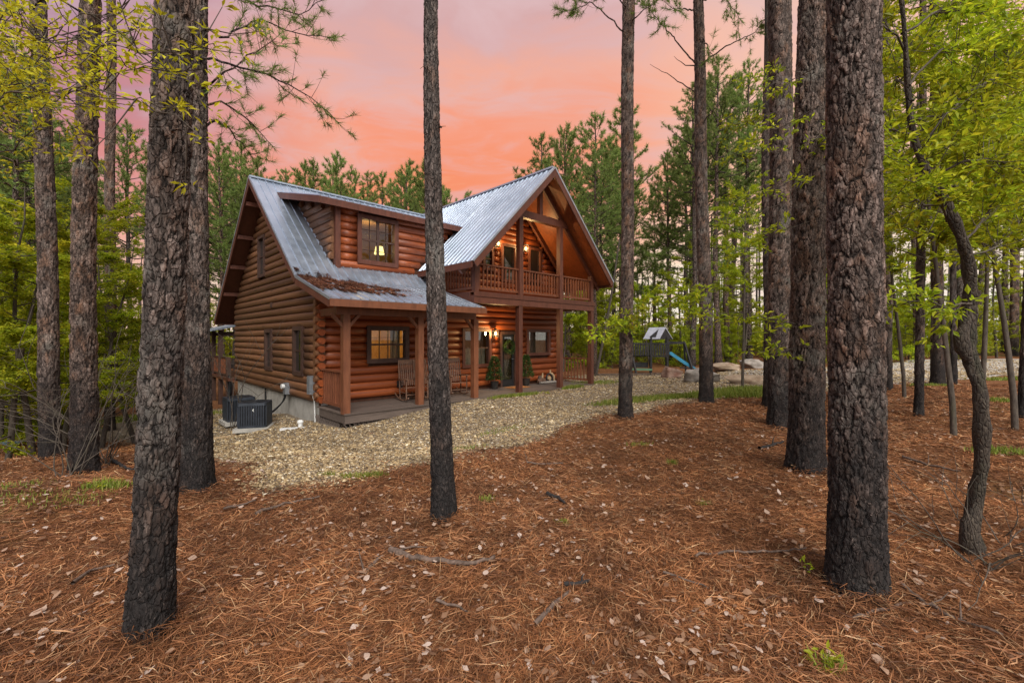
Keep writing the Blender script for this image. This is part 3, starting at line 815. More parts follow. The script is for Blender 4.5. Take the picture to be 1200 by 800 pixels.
# crossing log ends at the front corner
LE = MB().tube([(0, 0, 0), (0, .26, 0)], 0.092, 10).mesh('log_end', 'stained_log')
LE2 = MB().tube([(0, 0, 0), (.26, 0, 0)], 0.092, 10).mesh('log_end', 'weathered_log')
for i in range(14):
    z = 0.08 + COURSE * (i + .5)
    obj('log_end', LE, gw, (-0.02, WD - .20, z - .02))
    obj('log_end', LE2, gw, (-0.16, WD - .02, z + .09))
# the other walls, hardly seen
MB().box(9.72, 9.9, WD + .02, 10.7, 0, 3.9).build('end_wall', 'stained_log', house)
MB().box(0.17, 9.72, 10.5, 10.68, 0, 3.2).build('rear_wall', 'weathered_log', house)

# balcony wall: gable triangle at the same plane
bw = MB().prism([Vector((4.1, 3.2)), Vector((GT - (GZ - .14 - 4.45) / GS, 4.45)), Vector((GT, GZ - .16)), Vector((GT + (GZ - .14 - 4.45) / GS, 4.45)), Vector((9.7, 3.2))], lambda q, e: (q.x, e, q.y), WD + .012, WD + .16).build('balcony_wall', 'wall_core', house)
BW = [frect(565, 576, 291, 316, WD), frect(586.5, 603, 288, 330, WD), frect(618, 632, 292, 330, WD)]
i = 0
while True:
    z = 3.22 + COURSE * (i + .5); i += 1
    hw = (GZ - .18 - (z + COURSE * .45)) / GS
    if hw < .12: break
    logs_run(bw, 'f', WD, max(4.05, GT - hw), min(9.74, GT + hw), z, BW)
# wall beside the balcony up to the dormer
MB().box(4.0, 4.12, WD + .0, DD, 3.1, 4.05).build('return_wall', 'wall_core', house)

# dormer walls
dwx = 4.5
dw = core_wall('dormer_wall', DD, 0.12, DL + .05, dwx, main_z(DD) - .05, dz(DD) - .08, [WDm], 'f')
dw.parent = house
i = 0
while True:
    z = main_z(DD) + COURSE * (i + .5); i += 1
    if z > dz(DD) - .12: break
    logs_run(dw, 'f', DD, DL + .15, min(5.3, GT - (GZ + .05 - (z - .1)) / GS), z, [WDm])
cheek = MB().prism([Vector((DD, main_z(DD) - .02)), Vector((DD, dz(DD) - .1)), Vector((5.3, dz(5.3) - .1))], lambda q, e: (e, q.x, q.y), DL + .012, DL + .1).build('dormer_cheek', 'wall_core', house)
i = 0
while True:
    z = main_z(DD) + COURSE * (i + .5); i += 1
    dmax = RIDGE_D - (RIDGE_Z - (z - .06)) / MS
    dmin = DD + .02 if z < dz(DD) - .2 else DE_D + (z + .2 - DE_Z) / DPS
    if z > 6.5: break
    if dmax - dmin < .1: continue
    logs_run(cheek, 's', DL, dmin, dmax, z, [])

# ---- foundation, porch floor
MB().box(0.03, 0.2, WD, 10.66, -1.6, 0.06).build('foundation', 'concrete', house)
MB().box(0.21, 9.7, WD + .1, WD + .3, -1.2, -.04).build('foundation', 'concrete', house)
def boards(m):
    pass
floor_ = MB().box(-0.02, 3.9, 1.5, WD - .0, -.16, -.03).build('porch_floor', 'deck_wood', house)
nb = 12; w = (WD + .13) / nb
bm_ = MB().box(0, 1, .004, w - .004, -.035, 0).mesh('floor_board', 'deck_wood')
for k in range(nb):
    obj('floor_board', bm_, floor_, (-.08, -.14 + k * w, random.uniform(-.002, .002)), None, (10.05, 1, 1))
MB().box(-.06, 9.95, -.11, -.06, -.24, -.036).build('rim_board', 'deck_wood', floor_)
MB().box(-.06, -.01, -.058, WD - .1, -.24, -.036).build('rim_board', 'deck_wood', floor_)
MB().box(3.9, 9.9, -.05, WD, -.4, -.038).build('slab', 'concrete', floor_)
lat = MB()
for k in range(14):
    a = -.02 + k * .115
    lat.bar((-.03, a, -.85), (-.03, a + .4, -.24), .012, .03, (1, 0, 0)); lat.bar((-.018, a + .4, -.85), (-.018, a, -.24), .012, .03, (1, 0, 0))
    lat.bar((a - .05, -.05, -.7), (a + .3, -.05, -.24), .03, .012, (0, 1, 0)); lat.bar((a + .3, -.062, -.7), (a - .05, -.062, -.24), .03, .012, (0, 1, 0))
lat.build('lattice', 'deck_wood', floor_)

# ---- porch posts, balcony, railings
PT = [0.0, 2.05, 3.97, 5.87, 7.97, 9.87]
porch = MB().box(-.25, 3.97, -.08, .08, 2.36, 2.56).build('porch_beam', 'porch_post_wood', house)
for i, t in enumerate(PT):
    top = 2.36 if i < 3 else 2.86
    po = MB().box(t - .085, t + .085, -.085, .085, -.02, top).build('post', 'porch_post_wood' if i < 3 else 'trim_wood', house)
    if i < 3:
        for s in (-1, 1):
            if (i == 2 and s == 1): continue
            MB().bar((t + s * .05, 0, 2.06), (t + s * .34, 0, 2.37), .07, .085, (0, 1, 0)).build('brace', 'porch_post_wood', po)
MB().bar((0, .0, 2.46), (0, WD, 2.46), .14, .18).build('porch_beam', 'porch_post_wood', house)

balc = MB().box(3.94, 9.93, .08, WD - .01, 3.08, 3.18).build('balcony', 'trim_wood', house)
MB().box(3.88, 9.96, -.10, .079, 2.86, 3.09).build('rim_beam', 'trim_wood', balc)
MB().box(3.86, 9.98, -.125, -.101, 3.06, 3.21).build('rim_board', 'trim_wood', balc)
MB().box(3.86, 9.98, -.1, .12, 3.182, 3.215).build('edge_board', 'rail_wood', balc)
MB().box(3.87, 3.94, .08, WD, 2.86, 3.2).build('rim_board', 'trim_wood', balc)
for t in np.arange(4.3, 9.9, .5):
    MB().box(t - .03, t + .03, .09, WD - .02, 2.9, 3.078).build('joist', 'trim_wood', balc)
for t in (5.9, 7.97):
    MB().box(t - .085, t + .085, -.085, .085, 3.216, 5.82).build('post', 'trim_wood', balc)
for t in (4.0, 9.86):
    MB().box(t - .075, t + .075, -.08, .08, 3.216, 4.34 if t < 5 else 4.22).build('post', 'trim_wood', balc)
BAL = MB().box(-.02, .02, -.02, .02, 0, 1).mesh('baluster', 'rail_wood')
def railing(p0, p1, zb, zt, parent, n=None, mat='rail_wood', under=None):
    p0, p1 = Vector((*p0, 0)), Vector((*p1, 0)); L = (p1 - p0).length
    rl = MB().bar(p0 + Vector((0, 0, zt)), p1 + Vector((0, 0, zt)), .09, .045).build('handrail', mat, parent)
    MB().bar(p0 + Vector((0, 0, zb)), p1 + Vector((0, 0, zb)), .045, .07).build('bottom_rail', mat, rl)
    n = n or int(L / .145)
    for k in range(n):
        p = p0.lerp(p1, (k + .5) / n)
        o = obj('baluster', BAL, rl, (p.x, p.y, zb + .03), None, (1, 1, zt - zb - .05))
for a, b in ((4.08, 5.81), (5.99, 7.88), (8.06, 9.78)):
    railing((a, 0), (b, 0), 3.32, 4.06, balc)
railing((3.97, .08), (3.97, WD - .02), 3.32, 4.06, balc)
railing((9.87, .08), (9.87, WD - .1), 3.32, 4.06, balc)
railing((0, .085), (0, WD - .08), .14, .98, house, 10)
railing((9.87, .085), (9.87, WD + .1), .14, .98, house, 10)

# ---- windows
def window(parent, side, plane, rect, cas, mul=(), rails=(), glass='glass', casing='casing_wood', out=.115, sill=True):
    a0, a1, z0, z1 = rect
    def bx(m, x0, x1, o0, o1, c0, c1):
        if side == 'f': m.box(x0, x1, plane - o1, plane - o0, c0, c1)
        else: m.box(plane - o1, plane - o0, x0, x1, c0, c1)
    m = MB()
    bx(m, a0 - cas * .35, a0 + cas * .65, -.06, out, z0 - cas * .35, z1 + cas * .35)
    bx(m, a1 - cas * .65, a1 + cas * .35, -.06, out, z0 - cas * .35, z1 + cas * .35)
    bx(m, a0 + cas * .65, a1 - cas * .65, -.06, out + .002, z1 - cas * .65, z1 + cas * .35)
    bx(m, a0 + cas * .65, a1 - cas * .65, -.06, out + .002, z0 - cas * .35, z0 + cas * .65)
    o = m.build('window', casing, parent)
    i0, i1, k0, k1 = a0 + cas * .65, a1 - cas * .65, z0 + cas * .65, z1 - cas * .65
    g = MB(); bx(g, i0, i1, .03, .036, k0, k1); g.build('pane', glass, o)
    for (f, wd) in mul:
        x = i0 + (i1 - i0) * f; s = MB(); bx(s, x - wd / 2, x + wd / 2, .02, .06, k0, k1); s.build('mullion', 'casing_wood', o)
    for (f, wd) in rails:
        z = k0 + (k1 - k0) * f; s = MB(); bx(s, i0, i1, .018, .058 + (0.004 if wd > .02 else 0), z - wd / 2, z + wd / 2); s.build('sash_rail', 'casing_wood', o)
    return o
window(house, 'f', WD, W1, .13, [(.25, .012), (.5, .016), (.75, .012)], [(.5, .05), (.75, .012)])
window(house, 'f', WD, W2, .11, [(.5, .07)], [(.5, .035)], casing='trim_wood')
window(house, 'f', WD, W3, .11, [], [], casing='trim_wood')
window(house, 'f', DD, WDm, .13, [(.5, .08), (.25, .012), (.75, .012)], [(.5, .045), (.25, .012), (.75, .012)], casing='trim_wood')
for s in (S1, S2): window(house, 's', 0.0, s, .12, [], [(.5, .05)], 'dark_glass')
window(house, 's', 0.0, S3, .10, [], [(.5, .04)], 'dark_glass')
for k, b in enumerate(BW): window(house, 'f', WD, (b[0], b[1], max(3.22, b[2]), b[3]), .10, [], [] if k else [(.5, .04)], 'dark_glass', 'trim_wood')
# front door: full glass leaf in a dark frame
a0, a1, _, z1 = DOOR
dm = MB().box(a0, a0 + .10, WD - .10, WD + .1, 0, z1).box(a1 - .10, a1, WD - .10, WD + .1, 0, z1).box(a0 + .1, a1 - .1, WD - .102, WD + .1, z1 - .10, z1)
door = dm.build('door', 'casing_wood', house)
lf = MB().box(a0 + .105, a0 + .19, WD - .05, WD, .02, z1 - .105).box(a1 - .19, a1 - .105, WD - .05, WD, .02, z1 - .105).box(a0 + .19, a1 - .19, WD - .051, WD, z1 - .2, z1 - .105).box(a0 + .19, a1 - .19, WD - .051, WD, .02, .26)
lf.build('door_leaf', 'black_plastic', door)
MB().box(a0 + .19, a1 - .19, WD - .03, WD - .024, .26, z1 - .2).build('pane', 'glass', door)
MB().tube([(a1 - .15, WD - .05, 1.02), (a1 - .15, WD - .10, 1.02), (a1 - .26, WD - .105, 1.02)], .013, 8).build('handle', 'grey_metal', door)
# rooms behind the glass
def room(x0, x1, y0, y1, z0, z1):
    return MB().add([(x0, y0, z0), (x1, y0, z0), (x1, y1, z0), (x0, y1, z0), (x0, y0, z1), (x1, y0, z1), (x1, y1, z1), (x0, y1, z1)],
                    [(0, 1, 2, 3), (4, 7, 6, 5), (1, 5, 6, 2), (2, 6, 7, 3), (3, 7, 4, 0)]).build('room', 'interior_wood', house)
room(.3, 3.6, WD + .165, 4.4, .02, 2.7); room(3.65, 9.5, WD + .165, 4.8, .021, 2.7); room(DL + .2, 4.0, DD + .13, 4.9, 3.7, 5.62)
def curtain(x0, x1, y, z0, z1, parent):
    n = 40; V = []; F = []
    for k in range(n + 1):
        x = x0 + (x1 - x0) * k / n; yy = y + .025 * math.sin(k * 1.1)
        V += [(x, yy, z0), (x, yy, z1)]
    for k in range(n): F.append((2 * k, 2 * k + 2, 2 * k + 3, 2 * k + 1))
    return MB().add(V, F).build('curtain', 'curtain', parent)
curtain(W1[1] - .42, W1[1] - .1, WD + .22, W1[2], W1[3], house)
curtain(W2[0], W2[1], WD + .22, W2[2] - .1, W2[2] + .62, house); curtain(DOOR[0] + .1, DOOR[1] - .1, WD + .3, .1, 1.35, house)
curtain(W3[0] + .25, W3[1], WD + .22, W3[2], W3[3], house)

def lamp(name, loc, energy, parent, col=(1.0, 0.62, 0.25), r=.04):
    l = bpy.data.lights.new(name, 'POINT'); l.energy = energy; l.color = col; l.shadow_soft_size = r
    o = bpy.data.objects.new(name, l); COL.objects.link(o); o.parent = parent; o.location = loc
lamp('room_light', (1.6, 3.0, 2.25), 70, house, (1.0, .74, .36), r=.15)
lamp('room_light', (6.4, 3.6, 2.3), 7, house, r=.15)
lamp('room_light', (2.2, 3.4, 5.2), 11, house, r=.12)
# table lamp standing inside the dormer window
tx = WDm[0] + (WDm[1] - WDm[0]) * .74
sh = MB().tube([(tx, DD + .45, WDm[2] + .42), (tx, DD + .45, WDm[2] + .66)], [.16, .11], 16)
tl = sh.mesh('lamp_shade', 'shade_glow')
tlo = thing('table_lamp', 'table lamp with glowing yellow shade behind the dormer window', 'lamp', H(tx, DD + .45, WDm[2] + .1), HANG)
o = obj('lamp_shade', tl, tlo); o.location = (-tx, -(DD + .45), -(WDm[2] + .1))
MB().tube([(0, 0, 0), (0, 0, .05), (0, 0, .3)], [.07, .03, .012], 10).build('lamp_foot', 'pot_black', tlo)
MB().box(tx - .5, tx + .45, DD + .2, DD + .7, WDm[2] + .04, WDm[2] + .099).build('window_shelf', 'interior_wood', house)

def lantern(t, d, z, energy, label):
    th_ = thing('wall_lantern', label, 'lantern', H(t, d, z), HANG, 'lit wall lanterns on the log house')
    MB().box(-.05, .05, -.02, .0, -.12, .12).build('back_plate', 'black_plastic', th_)
    MB().bar((0, -.01, .14), (0, -.13, .16), .02, .02).build('arm', 'black_plastic', th_)
    MB().box(-.075, .075, -.205, -.055, .13, .15).tube([(0, -.13, .15), (0, -.13, .2)], [.07, .015], 4).build('cap', 'black_plastic', th_)
    fr = MB()
    for sx in (-1, 1):
        for sy in (-1, 1): fr.box(sx * .06 - .006, sx * .06 + .006, -.13 + sy * .06 - .006, -.13 + sy * .06 + .006, -.1, .13)
    fr.box(-.07, .07, -.2, -.06, -.115, -.1).build('cage', 'black_plastic', th_)
    MB().tube([(0, -.13, -.06), (0, -.13, -.02), (0, -.13, .03), (0, -.13, .08)], [.02, .045, .045, .018], 10).build('bulb', 'lamp_glow', th_)
    lamp('lantern_light', (0, -.26, .0), energy, th_, r=.06)
lantern(rt(578, WD - .1), WD - .1, rz(391, rt(578, WD), WD), 55, 'lit lantern on the log wall left of the front door')
lantern(rt(581, WD - .1), WD - .1, rz(287, rt(581, WD), WD), 48, 'lit lantern on the balcony wall nearest the left railing corner')
lantern(rt(613.5, WD - .1), WD - .1, rz(293, rt(613.5, WD), WD), 48, 'lit lantern on the balcony wall beside the middle balcony post')

# ---- services on the gable wall
def wallpt(px, py, t=-.1):
    d = rd(px, t); return (t, d, rz(py, t, d))
_, d_, z_ = wallpt(337, 456)
mt = MB().box(-.20, -.07, d_ - .11, d_ + .11, z_ - .14, z_ + .2).build('meter_box', 'grey_metal', house)
MB().tube([(-.2, d_, z_ + .1), (-.28, d_, z_ + .1)], .075, 14).build('meter_dial', 'white_paint', mt)
for k, (dd, pull) in enumerate(((.05, .15), (-.06, .35))):
    pts = [(-.16, d_ + dd, z_ - .13)]
    for s in np.linspace(.1, 1, 10):
        pts.append((-.16 - .9 * s ** 2, d_ + dd + .5 * s + .0, z_ - .13 - (1.0 * s ** .8) + pull * .35 * math.sin(PI * s)))
    MB().tube(pts, .02, 6).build('cable', 'black_plastic', mt)
_, d2, z2 = wallpt(366.5, 450)
bx_ = MB().box(-.22, -.07, d2 - .1, d2 + .1, z2 - .26, z2 + .22).build('breaker_box', 'grey_metal', house)
MB().tube([(-.12, d2, z2 - .25), (-.06, d2, z2 - .45), (-.03, d2, -.7)], .018, 6).build('conduit', 'white_paint', bx_)
_, d3, z3 = wallpt(308, 453)
MB().tube([(-.1, d3, z3), (-.1, d3, z3 - .04), (-.02, d3, z3 - .05), (-.02, d3, -.9)], .025, 6).build('pipe', 'black_plastic', house)
_, d4, z4 = wallpt(318, 358)
MB().box(-.13, -.08, d4 - .05, d4 + .05, z4 - .06, z4 + .1).build('vent', 'casing_wood', house)
MB().box(rt(466.5, WD) - .09, rt(466.5, WD) + .09, WD - .14, WD - .07, .33, .52).build('outlet_box', 'black_plastic', house)

# rear deck and its little metal-roofed shelter
rdk = thing('rear_deck', 'raised brown wooden deck with a small metal-roofed shelter behind the house', 'deck', H(0, 10.7, 0), HANG)
def q(d): return d - 10.7
MB().box(-.3, 5, q(10.75), q(15.6), .02, .14).build('deck_floor', 'trim_wood', rdk)
for d in (11.2, 12.7, 14.2, 15.5):
    MB().box(-.28, -.12, q(d) - .08, q(d) + .08, -1.8, 1.0 if d < 12 else 2.15).build('post', 'casing_wood', rdk)
    MB().box(2.6, 2.76, q(d) - .08, q(d) + .08, -1.8, 2.15).build('post', 'casing_wood', rdk)
for (a, b) in ((11.28, 12.62), (12.78, 14.12), (14.28, 15.42)):
    railing((-.2, q(a)), (-.2, q(b)), .24, .98, rdk, 9, 'casing_wood')
MB().prism([Vector((-.7, 2.15)), Vector((1.3, 2.62)), Vector((3.3, 2.15)), Vector((3.3, 2.08)), Vector((1.3, 2.53)), Vector((-.7, 2.08))], lambda p_, e: (p_.x, e, p_.y), q(12.3), q(16)).build('shelter_roof', 'roof_metal', rdk)
MB().box(-.12, 3.2, q(12.6), q(12.72), 1.9, 2.08).box(-.12, 3.2, q(15.4), q(15.52), 1.9, 2.08).build('shelter_beam', 'casing_wood', rdk)
hr = thing('hose_reel', 'coiled dark garden hose hanging beside the rear corner of the house', 'hose', H(-.16, 10.95, -.25), HANG)
for k in range(6):
    rr = .22 + .02 * k
    MB().tube([(-.03 * k * .5, rr * math.cos(a) * .6, rr * 1.6 * math.sin(a)) for a in np.linspace(0, 2 * PI, 20)], .018, 5, False).build('hose_coil', 'black_plastic', hr)
MB().box(.0, .1, -.05, .05, -.6, .2).build('hanger', 'casing_wood', hr)

# pine straw lying on the porch roof
def roof_straw():
    n = 9000; rg = np.random.default_rng(3)
    t = rg.uniform(-.55, 2.3, n * 6); d = rg.uniform(-.35, 2.0, n * 6)
    cen = 1.55 - .38 * np.clip(t + .2, 0, 9) * .55 - .1
    wdt = .85 - .16 * t + .14 * np.sin(t * 9) + .1 * np.sin(t * 23 + 1)
    ok = (np.abs(d - (1.0 - .18 * t)) < wdt * (.55 + .45 * rg.random(n * 6))) & (t < 1.7 + .45 * np.sin(d * 9) + .25 * np.sin(d * 31)) & (np.sin(t * 6 + 2 * np.sin(d * 5)) * np.sin(d * 8 + t) > -.55) & (rg.random(n * 6) < np.clip(1.3 - .35 * (t + .5), .25, 1))
    t, d = t[ok][:n], d[ok][:n]; n = len(t)
    z = np.where(d > KINK_D, KINK_Z + MS * (d - KINK_D), KINK_Z - (KINK_Z - EAVE_Z) / (KINK_D - EAVE_D) * (KINK_D - d)) + .045 + .03 * rg.random(n)
    P = np.stack([t, d, z], 1)
    ang = rg.normal(PI / 2, .8, n); L = rg.uniform(.08, .2, n)
    D = np.stack([np.cos(ang) * L, np.sin(ang) * L, np.sin(ang) * L * .31], 1)
    S = np.stack([-np.sin(ang), np.cos(ang), np.zeros(n)], 1) * .006
    V = np.stack([P - D / 2 - S, P - D / 2 + S, P + D / 2 + S, P + D / 2 - S], 1).reshape(-1, 3)
    F = np.arange(4 * n).reshape(-1, 4)
    o = obj('roof_pine_straw', np_mesh('roof_pine_straw', [(V, F, 0)], ['straw']), None, (HX, HYW, 0), (0, 0, HANG))
    kind(o, 'stuff', 'rust brown pine straw heaped on the metal porch roof', 'pine straw')
roof_straw()

# ------------------------------------------------------------------ plant builders
def unit(v): return v / (np.linalg.norm(v, axis=-1, keepdims=True) + 1e-9)

def np_tube(path, rad, n=6):
    P = np.asarray(path, float); r = np.asarray(rad, float); m = len(P)
    T = unit(np.gradient(P, axis=0))
    ref = np.where(np.abs(T[:, 2:3]) > .9, np.array([[1., 0.1, 0]]), np.array([[0, 0.1, 1.]]))
    A = unit(np.cross(T, ref)); B = np.cross(T, A)
    th = np.linspace(0, 2 * np.pi, n, endpoint=False)
    V = P[:, None] + r[:, None, None] * (A[:, None] * np.cos(th)[None, :, None] + B[:, None] * np.sin(th)[None, :, None])
    i = np.arange(m - 1)[:, None] * n; k = np.arange(n)[None]; k2 = (k + 1) % n
    F = np.stack([i + k, i + k2, i + n + k2, i + n + k], -1).reshape(-1, 4)
    return V.reshape(-1, 3), F

class Bulk:
    def __init__(s): s.t = {}; 
    def add(s, key, V, F):
        L = s.t.setdefault(key, [[], [], 0]); L[0].append(V); L[1].append(F + L[2]); L[2] += len(V)
    def chunks(s, order):
        out = []
        for idx, key, sm in order:
            if key in s.t:
                L = s.t[key]; out.append((np.concatenate(L[0]), np.concatenate(L[1]), idx, sm))
        return out

def needles(P, D, size, k, width, rg, spread=0.75):
    """tufts of needles: one thin triangle each"""
    m = len(P)
    if m == 0: return np.zeros((0, 3)), np.zeros((0, 3), int)
    P = np.repeat(P, k, 0); D = np.repeat(unit(D), k, 0); s = np.repeat(size, k)
    d = unit(D * .75 + rg.normal(0, spread, (m * k, 3)) + np.array([0, 0, .12]))
    b = P + D * (rg.random((m * k, 1)) - .5) * s[:, None] * 0.9
    tip = b + d * (s * rg.uniform(.65, 1.1, m * k))[:, None]
    sd_ = unit(np.cross(d, rg.normal(0, 1, (m * k, 3)))) * (width * rg.uniform(.7, 1.2, (m * k, 1)))
    V = np.stack([b - sd_, b + sd_, tip], 1).reshape(-1, 3)
    return V, np.arange(3 * m * k).reshape(-1, 3)

def leaves(P, D, L, W, rg, flat=0.45):
    """one folded four-point leaf per position, blade lying mostly level"""
    m = len(P)
    if m == 0: return np.zeros((0, 3)), np.zeros((0, 4), int)
    d = unit(D + rg.normal(0, .35, (m, 3)))
    up = unit(np.array([[0, 0, 1.]]) + rg.normal(0, flat, (m, 3)))
    s = unit(np.cross(d, up)); u = np.cross(s, d)
    l = (L * rg.uniform(.6, 1.25, m))[:, None]; w = (W * rg.uniform(.7, 1.2, m))[:, None]
    a = P; c = P + d * l - u * l * .12
    b = P + d * l * .45 + s * w * .5 + u * w * .16; e = P + d * l * .45 - s * w * .5 + u * w * .16
    V = np.stack([a, b, c, e], 1).reshape(-1, 3)
    return V, np.arange(4 * m).reshape(-1, 4)

def wander(p0, dirn, L, n, rg, wob_=.12, lift=0.0):
    pts = [np.array(p0, float)]; d = np.array(dirn, float); d /= np.linalg.norm(d)
    for i in range(n):
        d = d + rg.normal(0, wob_, 3); d[2] += lift / n; d /= np.linalg.norm(d)
        pts.append(pts[-1] + d * L / n)
    return np.array(pts)

def pine_crown(bk, rg, base_fn, z0, z1, rmax, nb, tuft, k, wdt, rtr, dead=0):
    """whorled limbs with upturned ends between z0 and z1; needles in tufts on their twigs"""
    TP, TD, TS = [], [], []
    for i in range(nb + dead):
        f = (i + rg.random()) / nb if i < nb else -rg.random() * .8
        z = z0 + (z1 - z0) * np.clip(f, -1, 1) * .97
        prof = (1 - f) ** .75 * (.55 + .9 * min(1, f * 3 + .25)) if f > 0 else .6
        L = rmax * prof * rg.uniform(.6, 1.12) + .25
        a = i * 2.399 + rg.normal(0, .35)
        el = rg.normal(.05 + .75 * max(f, 0), .16)
        p0 = base_fn(z)
        br = wander(p0, (math.cos(a) * math.cos(el), math.sin(a) * math.cos(el), math.sin(el)), L, 5, rg, .10, .25)
        r0 = rtr * (.10 + .16 * (1 - max(f, 0))) * (L / rmax) ** .5 + .006
        bk.add('b', *np_tube(br, np.linspace(r0, .005, 6), 4))
        if f < 0: continue
        nt_ = max(3, int(L * tuft))
        for j in range(nt_):
            s = .30 + .70 * (j + rg.random()) / nt_
            q_ = br[min(5, int(s * 5))] * (1 - (s * 5) % 1) + br[min(5, int(s * 5) + 1)] * ((s * 5) % 1)
            dr = unit(br[-1] - br[2])
            tw = unit(dr + rg.normal(0, .65, 3) + np.array([0, 0, .25])) * rg.uniform(.12, .55) * min(1, L * .5) * (1.15 - .55 * s)
            e = q_ + tw
            bk.add('b', *np_tube(np.array([q_, e]), [.008, .004], 3))
            TP.append(e); TD.append(unit(tw) + np.array([0, 0, .35])); TS.append(rg.uniform(.16, .27))
            if rg.random() < .6:
                TP.append(q_ + tw * .5); TD.append(tw); TS.append(rg.uniform(.13, .22))
        TP.append(br[-1]); TD.append(br[-1] - br[-2] + np.array([0, 0, .06])); TS.append(.26)
    top = base_fn(z1)
    for j in range(7):
        TP.append(top - np.array([0, 0, .13 * j])); TD.append(np.array([rg.normal(0, .3), rg.normal(0, .3), 1])); TS.append(.22)
    V, F = needles(np.array(TP), np.array(TD), np.array(TS), k, wdt, rg)
    bk.add('n', V, F)

def pine_proto(seed, Hh, bare, rmax, nb, rb, tuft=7.5, k=18, wdt=.015):
    rg = np.random.default_rng(seed)
    n = 14; zs = np.linspace(-.3, Hh * .985, n)
    wx = np.cumsum(rg.normal(0, .035, n)); wy = np.cumsum(rg.normal(0, .035, n)); wx -= wx[0]; wy -= wy[0]
    path = np.stack([wx, wy, zs], 1)
    fr = np.clip(zs / Hh, 0, 1)
    rad = rb * (1 - fr) ** .75 + .012; rad[0] *= 1.35; rad[1] *= 1.05
    def bf(z): return np.array([np.interp(z, zs, wx), np.interp(z, zs, wy), z])
    tr = np_mesh('pine_trunk', [(*np_tube(path, rad, 10), 0, True)], ['pine_bark_far'])
    bk = Bulk()
    pine_crown(bk, rg, bf, Hh * bare, Hh, rmax, nb, tuft, k, wdt, rb, dead=7)
    cr = np_mesh('pine_crown', bk.chunks([(0, 'b', True), (1, 'n', False)]), ['pine_bark_far', 'pine_needles'])
    return tr, cr, Hh

def leaf_proto(seed, Hh, rmax, nb, rb, low=.18, n_leaf=6500, leaf=(.085, .042), mat='spring_leaves', multi=1, bendy=1.0):
    rg = np.random.default_rng(seed)
    bk = Bulk(); tb = Bulk(); LP, LD = [], []
    for st in range(multi):
        lean = rg.normal(0, .10 + .1 * (multi > 1), 2) * bendy
        path = wander((rg.normal(0, .05 * (multi - 1)), rg.normal(0, .05 * (multi - 1)), -.15), (lean[0], lean[1], 1), Hh * rg.uniform(.8, 1), 9, rg, .07 * bendy, .0)
        tb.add('t', *np_tube(path, np.linspace(rb, .012, 10), 7))
        for i in range(nb):
            f = low + (1 - low) * (i + rg.random()) / nb
            x = f * 9; j = min(8, int(x)); p0 = path[j] * (1 - (x - j)) + path[min(9, j + 1)] * (x - j)
            L = rmax * (1 - .65 * f) * rg.uniform(.55, 1.1) / (1 + .25 * (multi - 1))
            a = i * 2.399 + rg.normal(0, .5); el = rg.normal(.18 + .35 * f, .16)
            br = wander(p0, (math.cos(a) * math.cos(el), math.sin(a) * math.cos(el), math.sin(el)), L, 5, rg, .14, -.1)
            bk.add('b', *np_tube(br, np.linspace(.010 + rb * .22 * (1 - f), .004, 6), 4))
            nt_ = max(3, int(L * 5))
            for t_ in range(nt_):
                s = .25 + .75 * (t_ + rg.random()) / nt_; y = min(4.999, s * 5); jj_ = int(y)
                q_ = br[jj_] * (1 - (y - jj_)) + br[jj_ + 1] * (y - jj_)
                dr = unit(unit(br[-1] - br[1]) * .8 + rg.normal(0, .6, 3) * np.array([1, 1, .35]))
                tl_ = rg.uniform(.2, .65)
                e = q_ + dr * tl_
                bk.add('b', *np_tube(np.array([q_, e]), [.005, .003], 3))
                LP.append((q_, e)); LD.append(dr)
    A = np.array([p[0] for p in LP]); B = np.array([p[1] for p in LP]); D = np.array(LD)
    idx = rg.integers(0, len(A), n_leaf)
    P = A[idx] + (B - A)[idx] * rg.uniform(.15, 1.1, (n_leaf, 1)) + rg.normal(0, .055, (n_leaf, 3)) * np.array([1, 1, .7])
    side = unit(np.cross(D[idx], np.array([0, 0, 1.]))) * np.where(rg.random((n_leaf, 1)) < .5, -1, 1)
    bk.add('n', *leaves(P, D[idx] * .6 + side + np.array([0, 0, -.12]), leaf[0], leaf[1], rg))
    tr = np_mesh('tree_trunk', tb.chunks([(0, 't', True)]), ['grey_bark'])
    cr = np_mesh('tree_crown', bk.chunks([(0, 'b', True), (1, 'n', False)]), ['grey_bark', mat])
    return tr, cr, Hh

PINES = [pine_proto(11, 17, .40, 3.2, 62, .17), pine_proto(12, 19, .50, 3.0, 56, .19), pine_proto(13, 15, .30, 3.1, 64, .15), pine_proto(14, 20, .58, 2.5, 50, .20), pine_proto(15, 13, .22, 2.4, 62, .13)]
LEAFY = [leaf_proto(21, 7.0, 2.3, 20, .07, n_leaf=15000), leaf_proto(22, 9.0, 2.6, 22, .09, n_leaf=17000), leaf_proto(23, 5.0, 2.0, 16, .05, .12, 12000), leaf_proto(24, 6.0, 2.2, 18, .06, .15, 13000, mat='gold_leaves')]
HIGH = [leaf_proto(25, 9.0, 2.9, 22, .055, .48, 17000, (.075, .036), bendy=.25), leaf_proto(26, 8.0, 2.7, 20, .05, .50, 16000, (.07, .034), bendy=.25)]
BUSH = [leaf_proto(31, 2.6, 1.5, 9, .025, .08, 5200, (.075, .04), multi=3), leaf_proto(32, 1.9, 1.3, 8, .02, .05, 4500, (.07, .035), multi=4)]

def plant(name, proto, x, y, h, label, cat, group, rz_, lean=0.0, trunk_name='trunk'):
    t = thing(name, label, cat, (x, y, Gf(x, y)), rz_, group)
    s = h / proto[2]; t.scale = (s, s, s)
    if lean: t.rotation_euler = (lean, lean * .3, rz_)
    obj(trunk_name, proto[0], t); obj('crown', proto[1], t)
    return t

